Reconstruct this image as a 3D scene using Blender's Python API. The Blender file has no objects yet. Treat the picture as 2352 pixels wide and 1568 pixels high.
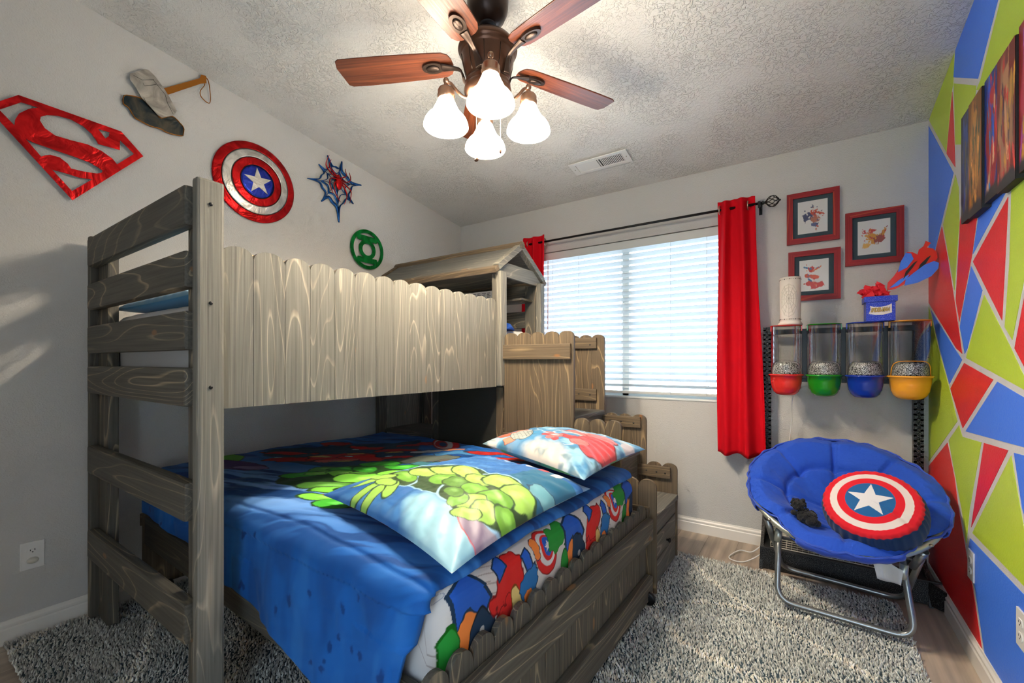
import bpy, bmesh, math, random
import numpy as np
from mathutils import Vector, Matrix
from math import sin, cos, pi, radians, sqrt, atan2

random.seed(7)
SC = bpy.context.scene
COL = SC.collection

# ------------------------------------------------------------------ materials
def new_mat(name):
    m = bpy.data.materials.new(name); m.use_nodes = True
    nt = m.node_tree; b = nt.nodes['Principled BSDF']
    return m, nt, b

def N(nt, t, **kw):
    n = nt.nodes.new(t)
    for k, v in kw.items():
        if k in n.inputs: n.inputs[k].default_value = v
        else: setattr(n, k, v)
    return n

def PM(name, col, rough=.5, metal=0., bump=None, spec=.5, coat=0., sheen=0., emit=None, estr=0.):
    m, nt, b = new_mat(name)
    b.inputs['Base Color'].default_value = (*col, 1)
    b.inputs['Roughness'].default_value = rough
    b.inputs['Metallic'].default_value = metal
    b.inputs['Specular IOR Level'].default_value = spec
    b.inputs['Coat Weight'].default_value = coat
    b.inputs['Sheen Weight'].default_value = sheen
    if emit:
        b.inputs['Emission Color'].default_value = (*emit, 1); b.inputs['Emission Strength'].default_value = estr
    if bump: add_bump(nt, b, *bump)
    return m

def add_bump(nt, b, scale, dist, detail=2., strength=1.):
    tc = N(nt, 'ShaderNodeTexCoord')
    no = N(nt, 'ShaderNodeTexNoise'); no.inputs['Scale'].default_value = scale; no.inputs['Detail'].default_value = detail
    bp = N(nt, 'ShaderNodeBump'); bp.inputs['Distance'].default_value = dist; bp.inputs['Strength'].default_value = strength
    nt.links.new(tc.outputs['Object'], no.inputs['Vector']); nt.links.new(no.outputs['Fac'], bp.inputs['Height'])
    nt.links.new(bp.outputs['Normal'], b.inputs['Normal'])

def ramp(nt, stops):
    r = nt.nodes.new('ShaderNodeValToRGB')
    e = r.color_ramp.elements
    while len(e) < len(stops): e.new(.5)
    for i, (p, c) in enumerate(stops):
        e[i].position = p; e[i].color = (*c, 1) if len(c) == 3 else c
    return r

def wood(name, dark, light, axis='Z', line=1.0, rough=.6, rings=9., knots=True, streak=(.70, 1.22), coat=0., lw=.11, warm=None):
    """stained pine: dark field, thin pale late-wood lines that close into cathedrals, fine streaks and a few knots"""
    m, nt, b = new_mat(name); L = nt.links.new
    tc = N(nt, 'ShaderNodeTexCoord'); oi = N(nt, 'ShaderNodeObjectInfo')
    sc = N(nt, 'ShaderNodeVectorMath', operation='SCALE'); sc.inputs['Scale'].default_value = 13.7
    cx = N(nt, 'ShaderNodeCombineXYZ')
    for k in range(3): L(oi.outputs['Random'], cx.inputs[k])
    L(cx.outputs[0], sc.inputs[0])
    add = N(nt, 'ShaderNodeVectorMath', operation='ADD'); L(tc.outputs['Object'], add.inputs[0]); L(sc.outputs[0], add.inputs[1])
    i = 'XYZ'.index(axis)
    def mapped(along, across):
        mp = N(nt, 'ShaderNodeMapping'); s = [across]*3; s[i] = along
        mp.inputs['Scale'].default_value = s; L(add.outputs[0], mp.inputs['Vector']); return mp
    m1 = mapped(.55, 5.2)
    n1 = N(nt, 'ShaderNodeTexNoise'); n1.inputs['Scale'].default_value = 1.; n1.inputs['Detail'].default_value = 1.5; n1.inputs['Distortion'].default_value = .12
    L(m1.outputs[0], n1.inputs['Vector'])
    mul = N(nt, 'ShaderNodeMath', operation='MULTIPLY'); mul.inputs[1].default_value = rings; L(n1.outputs['Fac'], mul.inputs[0])
    fr = N(nt, 'ShaderNodeMath', operation='FRACT'); L(mul.outputs[0], fr.inputs[0])
    rl = ramp(nt, [(0, (0, 0, 0)), (max(.01, .5-lw), (0.06, .06, .06)), (.5, (1, 1, 1)), (.54, (.08, .08, .08)), (1, (0, 0, 0))]); L(fr.outputs[0], rl.inputs[0])
    m2 = mapped(2.5, 130.)
    n2 = N(nt, 'ShaderNodeTexNoise'); n2.inputs['Scale'].default_value = 1.; n2.inputs['Detail'].default_value = 4.; L(m2.outputs[0], n2.inputs['Vector'])
    rs = ramp(nt, [(.3, (streak[0],)*3), (.7, (streak[1],)*3)]); L(n2.outputs['Fac'], rs.inputs[0])
    m3 = mapped(.8, 3.)
    n3 = N(nt, 'ShaderNodeTexNoise'); n3.inputs['Scale'].default_value = 1.; n3.inputs['Detail'].default_value = 2.; L(m3.outputs[0], n3.inputs['Vector'])
    mixl = N(nt, 'ShaderNodeMix', data_type='RGBA')
    mixl.inputs[6].default_value = (*dark, 1); mixl.inputs[7].default_value = (*light, 1)
    ml = N(nt, 'ShaderNodeMath', operation='MULTIPLY'); L(rl.outputs[0], ml.inputs[0]); ml.inputs[1].default_value = line
    # lines come and go along the board
    mv = N(nt, 'ShaderNodeMath', operation='MULTIPLY'); rv = ramp(nt, [(.3, (.15,)*3), (.6, (1,)*3)]); L(n3.outputs['Fac'], rv.inputs[0])
    L(ml.outputs[0], mv.inputs[0]); L(rv.outputs[0], mv.inputs[1]); L(mv.outputs[0], mixl.inputs[0])
    mx = N(nt, 'ShaderNodeMix', data_type='RGBA', blend_type='MULTIPLY'); mx.inputs[0].default_value = 1.
    L(mixl.outputs[2], mx.inputs[6]); L(rs.outputs[0], mx.inputs[7])
    out = mx.outputs[2]
    if knots:
        mk = mapped(2.6, 6.5)
        vo = N(nt, 'ShaderNodeTexVoronoi'); vo.inputs['Scale'].default_value = 1.; vo.inputs['Randomness'].default_value = 1.
        L(mk.outputs[0], vo.inputs['Vector'])
        rk = ramp(nt, [(.0, (1, 1, 1)), (.06, (1, 1, 1)), (.085, (0, 0, 0)), (1, (0, 0, 0))]); L(vo.outputs['Distance'], rk.inputs[0])
        mkx = N(nt, 'ShaderNodeMix', data_type='RGBA'); L(rk.outputs[0], mkx.inputs[0]); L(out, mkx.inputs[6])
        mkx.inputs[7].default_value = (light[0]*.62, light[1]*.42, light[2]*.3, 1); out = mkx.outputs[2]
    L(out, b.inputs['Base Color'])
    b.inputs['Roughness'].default_value = rough; b.inputs['Specular IOR Level'].default_value = .35
    b.inputs['Coat Weight'].default_value = coat; b.inputs['Coat Roughness'].default_value = .25
    bp = N(nt, 'ShaderNodeBump'); bp.inputs['Distance'].default_value = .0012; L(n2.outputs['Fac'], bp.inputs['Height']); L(bp.outputs[0], b.inputs['Normal'])
    return m

def vcol_mat(name, rough=.75, bump=None, sheen=.04, spec=.22):
    m, nt, b = new_mat(name)
    a = N(nt, 'ShaderNodeAttribute', attribute_name='Col'); nt.links.new(a.outputs['Color'], b.inputs['Base Color'])
    b.inputs['Roughness'].default_value = rough; b.inputs['Sheen Weight'].default_value = sheen; b.inputs['Specular IOR Level'].default_value = spec
    if bump: add_bump(nt, b, *bump)
    return m

def speckle(name, a, c, scale, thr, rough=.5, metal=0., bump=0., alpha=None):
    m, nt, b = new_mat(name); L = nt.links.new
    tc = N(nt, 'ShaderNodeTexCoord'); no = N(nt, 'ShaderNodeTexNoise'); no.inputs['Scale'].default_value = scale; no.inputs['Detail'].default_value = 1.
    L(tc.outputs['Object'], no.inputs['Vector'])
    r = ramp(nt, [(thr-.04, a), (thr+.04, c)]); L(no.outputs['Fac'], r.inputs[0]); L(r.outputs[0], b.inputs['Base Color'])
    b.inputs['Roughness'].default_value = rough; b.inputs['Metallic'].default_value = metal
    if bump:
        bp = N(nt, 'ShaderNodeBump'); bp.inputs['Distance'].default_value = bump; L(no.outputs['Fac'], bp.inputs['Height']); L(bp.outputs[0], b.inputs['Normal'])
    return m

def brushed(name, col, col2, rough=.3):
    """sanded, candy-coated sheet metal: swirling scratches tilt the reflection"""
    m, nt, b = new_mat(name); L = nt.links.new
    tc = N(nt, 'ShaderNodeTexCoord'); n1 = N(nt, 'ShaderNodeTexNoise'); n1.inputs['Scale'].default_value = 9.; n1.inputs['Distortion'].default_value = 2.; n1.inputs['Detail'].default_value = 3.
    L(tc.outputs['Object'], n1.inputs['Vector'])
    r = ramp(nt, [(.35, col), (.65, col2)]); L(n1.outputs['Fac'], r.inputs[0]); L(r.outputs[0], b.inputs['Base Color'])
    b.inputs['Metallic'].default_value = .85; b.inputs['Roughness'].default_value = rough
    bp = N(nt, 'ShaderNodeBump'); bp.inputs['Distance'].default_value = .02; bp.inputs['Strength'].default_value = .32
    L(n1.outputs['Fac'], bp.inputs['Height']); L(bp.outputs[0], b.inputs['Normal'])
    return m

def clear_mat(name, tint=(1, 1, 1), gloss=.12, rough=.05):
    m = bpy.data.materials.new(name); m.use_nodes = True; nt = m.node_tree; nt.nodes.clear(); L = nt.links.new
    o = nt.nodes.new('ShaderNodeOutputMaterial'); t = nt.nodes.new('ShaderNodeBsdfTransparent'); g = nt.nodes.new('ShaderNodeBsdfGlossy')
    mx = nt.nodes.new('ShaderNodeMixShader'); lw = nt.nodes.new('ShaderNodeLayerWeight'); lw.inputs['Blend'].default_value = gloss
    t.inputs['Color'].default_value = (*tint, 1); g.inputs['Roughness'].default_value = rough
    L(lw.outputs['Facing'], mx.inputs[0]); L(t.outputs[0], mx.inputs[1]); L(g.outputs[0], mx.inputs[2]); L(mx.outputs[0], o.inputs[0])
    return m

M = {}
WD, WL = (.115, .103, .082), (.50, .40, .27)
for ax in 'XYZ':
    M['grey'+ax] = wood('grey_stained_pine_'+ax, (.165, .158, .132), (.44, .385, .29), ax, .75, rings=20, lw=.12)          # guard boards
    M['dark'+ax] = wood('dark_stained_pine_'+ax, (.080, .074, .060), (.36, .29, .19), ax, .85, rings=20, lw=.12)      # rails, posts
    M['brown'+ax] = wood('brown_stained_pine_'+ax, (.115, .084, .052), (.38, .26, .135), ax, .8, rings=18, lw=.13)      # stair pickets
    M['slate'+ax] = wood('slate_stained_pine_'+ax, (.12, .118, .105), (.37, .33, .26), ax, .75, rings=16, lw=.1)
M['pale'] = wood('pale_raw_pine', (.50, .38, .23), (.62, .50, .33), 'Y', .6, rings=14, knots=False)
M['darkply'] = PM('dark_plywood', (.035, .033, .025), .7, bump=(30, .001))
M['cherry'] = wood('cherry_blade_wood', (.10, .024, .009), (.25, .07, .025), 'X', .6, rough=.35, rings=7, knots=False, streak=(.55, 1.35), coat=.2)
M['redwood'] = wood('red_stained_frame_wood', (.30, .012, .016), (.62, .10, .035), 'X', .8, rough=.45, rings=7, knots=False)
M['redwoodz'] = wood('red_stained_frame_wood_upright', (.30, .012, .016), (.62, .10, .035), 'Z', .8, rough=.45, rings=7, knots=False)
M['wall'] = PM('grey_wall_paint', (.56, .55, .525), .62, bump=(170, .0022, 2.), spec=.4)
M['tape'] = PM('pale_grey_mural_line_paint', (.62, .62, .63), .5, bump=(170, .0016, 2.))
M['mB'] = PM('blue_mural_paint', (.06, .22, .95), .42, bump=(170, .0016, 2.))
M['mG'] = PM('lime_mural_paint', (.50, .68, .045), .42, bump=(170, .0016, 2.))
M['mR'] = PM('red_mural_paint', (.78, .018, .02), .38, bump=(170, .0016, 2.))
M['white'] = PM('white_semi_gloss_paint', (.80, .77, .71), .35)
M['plate'] = PM('white_plastic', (.80, .79, .76), .3)
M['almond'] = PM('almond_plastic', (.62, .60, .52), .4)
M['slot'] = PM('black_slot', (.02, .02, .02), .6)
M['bronze'] = PM('oil_rubbed_bronze', (.11, .055, .035), .32, metal=.85)
M['bronzed'] = PM('dark_bronze', (.045, .030, .024), .35, metal=.8)
M['copper'] = PM('antique_copper_bronze', (.36, .22, .15), .3, metal=.9)
M['chain'] = PM('brass_chain', (.5, .45, .35), .3, metal=.9)
M['shade'] = PM('glowing_opal_glass', (.9, .88, .84), .25, emit=(1., .87, .68), estr=22.)
M['bulb'] = PM('lit_bulb', (.9, .9, .9), .3, emit=(1., .85, .66), estr=540.)
M['curtain'] = PM('red_curtain_cloth', (.62, .003, .012), .85, sheen=.0, spec=.15, bump=(500, .0004))
M['black'] = PM('black_metal', (.012, .012, .013), .4, metal=.5)
M['steel'] = PM('grey_powder_coated_tube', (.30, .31, .30), .3, metal=.75)
M['steelp'] = PM('pale_ring_tube', (.52, .54, .46), .32, metal=.6)
M['blueplush'] = PM('royal_blue_microsuede', (.014, .075, .50), .8, sheen=.12, spec=.25, bump=(60, .003))
M['bluetrim'] = PM('royal_blue_canvas', (.015, .065, .45), .7, sheen=.2)
M['blackplush'] = PM('black_chenille', (.008, .008, .009), .95, bump=(160, .004), sheen=.1)
M['hammered'] = speckle('black_hammered_metal', (.006, .006, .007), (.20, .20, .19), 420, .62, .35, .4, .001)
M['hamdoor'] = speckle('speckled_textured_panel', (.008, .008, .008), (.62, .64, .60), 330, .52, .3, .2, .001)
M['rail'] = PM('dark_grey_rack_metal', (.03, .034, .034), .45, metal=.5)
M['wire'] = PM('cream_wire', (.62, .58, .48), .4)
M['paper'] = PM('white_paper', (.74, .72, .68), .7)
M['matte'] = PM('dark_teal_mat_board', (.035, .065, .085), .8)
M['glaze'] = clear_mat('picture_glass', gloss=.12)
M['clear'] = clear_mat('clear_plastic_tube', (.84, .84, .84), gloss=.42, rough=.06)
M['pane'] = clear_mat('window_pane', gloss=.08, rough=.0)
M['cred'] = PM('red_plastic', (.74, .03, .025), .22, coat=.3)
M['cgreen'] = PM('green_plastic', (.01, .24, .012), .22, coat=.3)
M['cblue'] = PM('blue_plastic', (.006, .035, .34), .22, coat=.3)
M['cyellow'] = PM('yellow_plastic', (.92, .40, .03), .22, coat=.3)
M['slat'] = PM('white_faux_wood_slat', (.60, .62, .60), .4)
M['vinylwin'] = PM('white_vinyl_window', (.75, .78, .76), .4)
M['glitter'] = speckle('blue_glitter_card', (.010, .035, .42), (.55, .6, .95), 420, .66, .4, .3)
M['tissue'] = PM('red_tissue_paper', (.78, .015, .03), .7)
M['lampw'] = PM('cream_punched_card', (.74, .68, .61), .6)
M['engrave'] = PM('cream_engraved_line', (.55, .50, .43), .7)
M['gold'] = PM('gold_letter_paper', (.62, .42, .08), .5)
M['ink'] = PM('black_ink', (.01, .01, .01), .6)
M['mred'] = brushed('red_candy_metal', (.30, .003, .004), (.62, .010, .012))
M['msil'] = brushed('brushed_silver_metal', (.45, .44, .41), (.75, .73, .69), .35)
M['mblu'] = brushed('blue_candy_metal', (.010, .018, .22), (.03, .06, .50))
M['mblu2'] = brushed('teal_blue_candy_metal', (.008, .055, .20), (.02, .12, .38))
M['mgre'] = brushed('green_candy_metal', (.003, .13, .02), (.01, .32, .06))
M['mstone'] = brushed('burnt_steel_rock', (.02, .035, .045), (.10, .09, .07), .3)
M['mham'] = brushed('dull_brushed_steel', (.30, .28, .25), (.52, .49, .44), .4)
M['mamber'] = PM('amber_tinted_steel', (.38, .14, .02), .35, metal=.8)
M['print'] = vcol_mat('printed_cloth', .7, bump=(700, .0002))
M['printp'] = vcol_mat('printed_satin_pillow', .45, sheen=.1, spec=.4)
M['printc'] = vcol_mat('printed_canvas', .35, sheen=0, spec=.5)
M['printm'] = vcol_mat('printed_minky', .85, sheen=.12)
M['bluesat'] = PM('sky_blue_satin', (.03, .33, .68), .45, sheen=.2)
M['bluefl'] = PM('blue_fleece', (.02, .10, .48), .85, bump=(120, .003))

def floor_mat():
    m, nt, b = new_mat('grey_brown_vinyl_planks'); L = nt.links.new
    tc = N(nt, 'ShaderNodeTexCoord'); mp = N(nt, 'ShaderNodeMapping'); mp.inputs['Rotation'].default_value = (0, 0, pi/2)
    L(tc.outputs['Object'], mp.inputs[0])
    br = N(nt, 'ShaderNodeTexBrick'); br.inputs['Scale'].default_value = 1.; br.inputs['Mortar Size'].default_value = .0012; br.inputs['Brick Width'].default_value = 1.22; br.inputs['Row Height'].default_value = .18
    br.inputs['Color1'].default_value = (.50, .41, .32, 1); br.inputs['Color2'].default_value = (.36, .285, .22, 1); br.inputs['Mortar'].default_value = (.16, .13, .10, 1)
    L(mp.outputs[0], br.inputs['Vector'])
    m2 = N(nt, 'ShaderNodeMapping'); m2.inputs['Scale'].default_value = (28, 1.4, 1); L(tc.outputs['Object'], m2.inputs[0])
    no = N(nt, 'ShaderNodeTexNoise'); no.inputs['Scale'].default_value = 1.; no.inputs['Detail'].default_value = 5.; L(m2.outputs[0], no.inputs['Vector'])
    r = ramp(nt, [(.3, (.72,)*3), (.7, (1.3,)*3)]); L(no.outputs['Fac'], r.inputs[0])
    mx = N(nt, 'ShaderNodeMix', data_type='RGBA', blend_type='MULTIPLY'); mx.inputs[0].default_value = 1.; L(br.outputs['Color'], mx.inputs[6]); L(r.outputs[0], mx.inputs[7])
    L(mx.outputs[2], b.inputs['Base Color']); b.inputs['Roughness'].default_value = .42
    return m
M['floor'] = floor_mat()

def ceiling_mat():
    m, nt, b = new_mat('knockdown_ceiling_paint'); L = nt.links.new
    b.inputs['Base Color'].default_value = (.74, .725, .69, 1); b.inputs['Roughness'].default_value = .55
    tc = N(nt, 'ShaderNodeTexCoord')
    n1 = N(nt, 'ShaderNodeTexNoise'); n1.inputs['Scale'].default_value = 38.; n1.inputs['Detail'].default_value = 4.; n1.inputs['Distortion'].default_value = 1.6
    n0 = N(nt, 'ShaderNodeTexNoise'); n0.inputs['Scale'].default_value = 4.; n0.inputs['Detail'].default_value = 1.
    L(tc.outputs['Object'], n1.inputs['Vector']); L(tc.outputs['Object'], n0.inputs['Vector'])
    r = ramp(nt, [(.47, (0,)*3), (.56, (1,)*3)]); L(n1.outputs['Fac'], r.inputs[0])
    r0 = ramp(nt, [(.4, (.15,)*3), (.6, (1,)*3)]); L(n0.outputs['Fac'], r0.inputs[0])
    mu = N(nt, 'ShaderNodeMath', operation='MULTIPLY'); L(r.outputs[0], mu.inputs[0]); L(r0.outputs[0], mu.inputs[1])
    n2 = N(nt, 'ShaderNodeTexNoise'); n2.inputs['Scale'].default_value = 220.; L(tc.outputs['Object'], n2.inputs['Vector'])
    ad = N(nt, 'ShaderNodeMath', operation='MULTIPLY_ADD'); L(n2.outputs['Fac'], ad.inputs[0]); ad.inputs[1].default_value = .35; L(mu.outputs[0], ad.inputs[2])
    bp = N(nt, 'ShaderNodeBump'); bp.inputs['Distance'].default_value = .007; bp.inputs['Strength'].default_value = .75; L(ad.outputs[0], bp.inputs['Height']); L(bp.outputs[0], b.inputs['Normal'])
    return m
M['ceiling'] = ceiling_mat()

# ------------------------------------------------------------------ mesh building
class MB:
    def __init__(s): s.v = []; s.f = []; s.m = []; s.s = []
    def add(s, v, f, mi=0, smooth=False, X=None):
        o = len(s.v)
        if X is not None: v = [tuple(X @ Vector(p)) for p in v]
        s.v += [tuple(p) for p in v]; s.f += [tuple(i+o for i in q) for q in f]
        s.m += [mi]*len(f); s.s += [smooth]*len(f); return s
    def box(s, x0, x1, y0, y1, z0, z1, b=0., mi=0, X=None):
        if x0 > x1: x0, x1 = x1, x0
        if y0 > y1: y0, y1 = y1, y0
        if z0 > z1: z0, z1 = z1, z0
        if b <= 0:
            v = [(x, y, z) for z in (z0, z1) for y in (y0, y1) for x in (x0, x1)]
            f = [(0, 2, 3, 1), (4, 5, 7, 6), (0, 1, 5, 4), (2, 6, 7, 3), (0, 4, 6, 2), (1, 3, 7, 5)]
            return s.add(v, f, mi, False, X)
        b = min(b, (x1-x0)*.45, (y1-y0)*.45, (z1-z0)*.45)
        bm = bmesh.new(); bmesh.ops.create_cube(bm, size=1)
        for q in bm.verts: q.co = Vector(((x0+x1)/2+q.co.x*(x1-x0), (y0+y1)/2+q.co.y*(y1-y0), (z0+z1)/2+q.co.z*(z1-z0)))
        bmesh.ops.bevel(bm, geom=bm.edges[:]+bm.verts[:], offset=b, segments=2, affect='EDGES', profile=.6)
        bm.verts.index_update()
        v = [q.co.copy() for q in bm.verts]; f = [[q.index for q in fc.verts] for fc in bm.faces]; bm.free()
        return s.add(v, f, mi, False, X)
    def prism(s, poly, d, X, mi=0, smooth=False):
        """polygon in local xy, extruded 0..d in local z"""
        n = len(poly); v = [(a, b_, 0) for a, b_ in poly]+[(a, b_, d) for a, b_ in poly]
        f = [tuple(range(n-1, -1, -1)), tuple(range(n, 2*n))]+[(i, (i+1) % n, n+(i+1) % n, n+i) for i in range(n)]
        return s.add(v, f, mi, smooth, X)
    def tube(s, pts, r, n=12, closed=False, mi=0, caps=True, flat=1., X=None):
        P = [Vector(p) for p in pts]; m = len(P); rr = r if hasattr(r, '__len__') else [r]*m
        T = []
        for i in range(m):
            a = P[(i-1) % m] if (closed or i > 0) else P[i]; b_ = P[(i+1) % m] if (closed or i < m-1) else P[i]
            T.append((b_-a).normalized())
        up = Vector((0, 0, 1)) if abs(T[0].z) < .9 else Vector((1, 0, 0))
        nrm = (up-T[0]*up.dot(T[0])).normalized(); v = []
        for i in range(m):
            nrm = (nrm-T[i]*nrm.dot(T[i])).normalized(); bi = T[i].cross(nrm)
            for k in range(n):
                a = 2*pi*k/n; v.append(P[i]+nrm*cos(a)*rr[i]*flat+bi*sin(a)*rr[i])
        f = []
        for i in range(m if closed else m-1):
            j = (i+1) % m
            for k in range(n):
                l = (k+1) % n; f.append((i*n+k, i*n+l, j*n+l, j*n+k))
        s.add(v, f, mi, True, X)
        if caps and not closed: 
            o = len(s.v)-len(v)
            s.f += [tuple(o+k for k in range(n-1, -1, -1)), tuple(o+(m-1)*n+k for k in range(n))]; s.m += [mi]*2; s.s += [False]*2
        return s
    def lathe(s, prof, n=32, X=None, mi=0, smooth=True, cap0=False, cap1=False):
        v = []; m = len(prof)
        for r, z in prof:
            for k in range(n): a = 2*pi*k/n; v.append((r*cos(a), r*sin(a), z))
        f = [(i*n+k, i*n+(k+1) % n, (i+1)*n+(k+1) % n, (i+1)*n+k) for i in range(m-1) for k in range(n)]
        if cap0: f.append(tuple(range(n-1, -1, -1)))
        if cap1: f.append(tuple((m-1)*n+k for k in range(n)))
        return s.add(v, f, mi, smooth, X)
    def sphere(s, c, r, n=16, mi=0, X=None, sc=(1, 1, 1)):
        v = []; f = []; m = n//2
        for i in range(m+1):
            t = pi*i/m
            for k in range(n): a = 2*pi*k/n; v.append((c[0]+r*sc[0]*sin(t)*cos(a), c[1]+r*sc[1]*sin(t)*sin(a), c[2]+r*sc[2]*cos(t)))
        for i in range(m):
            for k in range(n): f.append((i*n+k, (i+1)*n+k, (i+1)*n+(k+1) % n, i*n+(k+1) % n))
        return s.add(v, f, mi, True, X)
    def grid(s, V, nu, nv, mi=0, wrapu=False, smooth=True, flip=False):
        """V: (nu*nv,3) array, index u*nv+v"""
        f = []
        for i in range(nu if wrapu else nu-1):
            j = (i+1) % nu
            for k in range(nv-1):
                q = (i*nv+k, j*nv+k, j*nv+k+1, i*nv+k+1); f.append(q[::-1] if flip else q)
        return s.add([tuple(p) for p in V], f, mi, smooth)
    def build(s, name, mats, parent=None, org=None, local=False, vcol=None):
        """mesh object. With a parent the vertices are given in world space (local=False) and rebased on the parent's origin."""
        if not isinstance(mats, (list, tuple)): mats = [mats]
        me = bpy.data.meshes.new(name)
        o = bpy.data.objects.new(name, me); COL.objects.link(o)
        off = Vector((0, 0, 0))
        if parent is not None:
            o.parent = parent
            if not local: off = ORG.get(parent.name, Vector((0, 0, 0)))
            ORG[o.name] = off
        elif org is not None:
            off = Vector(org); o.location = off; ORG[o.name] = off
        else: ORG[o.name] = off
        V = np.array(s.v, dtype=float)-np.array(off)
        me.from_pydata(V.tolist(), [], s.f)
        for m_ in mats: me.materials.append(M[m_] if isinstance(m_, str) else m_)
        me.polygons.foreach_set('material_index', s.m); me.polygons.foreach_set('use_smooth', s.s)
        if vcol is not None:
            a = me.color_attributes.new('Col', 'FLOAT_COLOR', 'POINT')
            c = np.ones((len(s.v), 4)); c[:, :3] = vcol; a.data.foreach_set('color', c.ravel())
        me.update(); return o
ORG = {}

def thing(name, label, cat, loc, rotz=0., group=None):
    o = bpy.data.objects.new(name, None); COL.objects.link(o); o.location = loc; o.rotation_euler = (0, 0, rotz); o.empty_display_size = .05
    tag(o, label, cat, group); ORG[o.name] = Vector(loc); return o
def tag(o, label, cat, group=None):
    o['label'] = label; o['category'] = cat
    if group: o['group'] = group
    return o
def struct(o): o['kind'] = 'structure'; return o
def solid(o, t=.004, off=0.):
    m = o.modifiers.new('thickness', 'SOLIDIFY'); m.thickness = t; m.offset = off; return o

def shape2d(polys, depth, X):
    """filled outline with holes, extruded; returns verts and faces"""
    cu = bpy.data.curves.new('outline', 'CURVE'); cu.dimensions = '2D'; cu.fill_mode = 'BOTH'; cu.extrude = depth/2
    for p in polys:
        sp = cu.splines.new('POLY'); sp.points.add(len(p)-1)
        for q, (a, b_) in zip(sp.points, p): q.co = (a, b_, 0, 1)
        sp.use_cyclic_u = True
    o = bpy.data.objects.new('outline', cu)
    me = bpy.data.meshes.new_from_object(o)
    v = [X @ q.co for q in me.vertices]; f = [tuple(p.vertices) for p in me.polygons]
    bpy.data.objects.remove(o); bpy.data.curves.remove(cu); bpy.data.meshes.remove(me)
    return v, f
def text2d(txt, size, depth, X, offset=0., spacing=1.):
    cu = bpy.data.curves.new('lettering', 'FONT'); cu.body = txt; cu.size = size; cu.extrude = depth/2; cu.align_x = 'CENTER'; cu.align_y = 'CENTER'; cu.offset = offset; cu.space_character = spacing
    o = bpy.data.objects.new('lettering', cu)
    me = bpy.data.meshes.new_from_object(o)
    v = [X @ q.co for q in me.vertices]; f = [tuple(p.vertices) for p in me.polygons]
    bpy.data.objects.remove(o); bpy.data.curves.remove(cu); bpy.data.meshes.remove(me)
    return v, f
def basis(o, x, y, z):
    return Matrix(((x[0], y[0], z[0], o[0]), (x[1], y[1], z[1], o[1]), (x[2], y[2], z[2], o[2]), (0, 0, 0, 1)))
def smooth_path(pts, n=8, closed=False):
    P = [Vector(p) for p in pts]; m = len(P); out = []
    for i in range(m if closed else m-1):
        if closed: p0, p1, p2, p3 = P[(i-1) % m], P[i], P[(i+1) % m], P[(i+2) % m]
        else: p0, p1, p2, p3 = P[max(i-1, 0)], P[i], P[i+1], P[min(i+2, m-1)]
        for k in range(n):
            t = k/n; out.append(.5*((2*p1)+(p2-p0)*t+(2*p0-5*p1+4*p2-p3)*t*t+(3*p1-p0-3*p2+p3)*t**3))
    if not closed: out.append(P[-1])
    return out

# ------------------------------------------------------------------ printed patterns (what is dyed into the cloth)
_rng = np.random.RandomState(5); _lat = _rng.rand(256, 256)
def vnoise(x, y):
    xi = np.floor(x).astype(int); yi = np.floor(y).astype(int); fx = x-xi; fy = y-yi
    fx = fx*fx*(3-2*fx); fy = fy*fy*(3-2*fy); g = lambda a, b_: _lat[a % 256, b_ % 256]
    return (g(xi, yi)*(1-fx)+g(xi+1, yi)*fx)*(1-fy)+(g(xi, yi+1)*(1-fx)+g(xi+1, yi+1)*fx)*fy
def fbm(x, y, o=4):
    s = 0; a = .5
    for i in range(o): s = s+a*vnoise(x*2**i+i*17.3, y*2**i+i*9.1); a *= .5
    return s/.94
class Paint:
    def __init__(s, x, y, base): s.x = np.array(x, float); s.y = np.array(y, float); s.c = np.tile(np.array(base, float), (len(s.x), 1))
    def mixc(s, w, col): s.c = s.c*(1-w[:, None])+np.array(col)[None]*w[:, None]
    def blob(s, cx, cy, rx, ry, ang, col, edge=None, ew=.12, warp=.25, wf=3., soft=.03):
        ca, sa = cos(radians(ang)), sin(radians(ang)); dx = s.x-cx; dy = s.y-cy
        u = (dx*ca+dy*sa)/rx; v = (-dx*sa+dy*ca)/ry
        d = np.sqrt(u*u+v*v)+warp*(fbm(s.x*wf/max(rx, ry)*.5+cx*7, s.y*wf/max(rx, ry)*.5+cy*5, 3)-.5)*2
        if edge is not None: s.mixc(np.clip((1+ew-d)/soft, 0, 1), edge)
        s.mixc(np.clip((1-d)/soft, 0, 1), col)
        return s
    def poly(s, pts, col, edge=None, ew=.006):
        px = np.array([p[0] for p in pts]); py = np.array([p[1] for p in pts]); n = len(px)
        ins = np.zeros(len(s.x), bool); dm = np.full(len(s.x), 9.)
        for i in range(n):
            x1, y1, x2, y2 = px[i], py[i], px[(i+1) % n], py[(i+1) % n]
            c = ((y1 > s.y) != (y2 > s.y)) & (s.x < (x2-x1)*(s.y-y1)/(y2-y1+1e-12)+x1); ins ^= c
            L2 = (x2-x1)**2+(y2-y1)**2+1e-12; t = np.clip(((s.x-x1)*(x2-x1)+(s.y-y1)*(y2-y1))/L2, 0, 1)
            dm = np.minimum(dm, np.hypot(s.x-x1-t*(x2-x1), s.y-y1-t*(y2-y1)))
        if edge is not None: s.mixc((ins | (dm < ew)).astype(float), edge); ins = ins & (dm > ew*.5)
        s.mixc(ins.astype(float), col); return s
def star_pts(cx, cy, r, rot=90, k=.40, n=5):
    return [(cx+(r if i % 2 == 0 else r*k)*cos(radians(rot+i*180/n)), cy+(r if i % 2 == 0 else r*k)*sin(radians(rot+i*180/n))) for i in range(2*n)]

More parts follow.
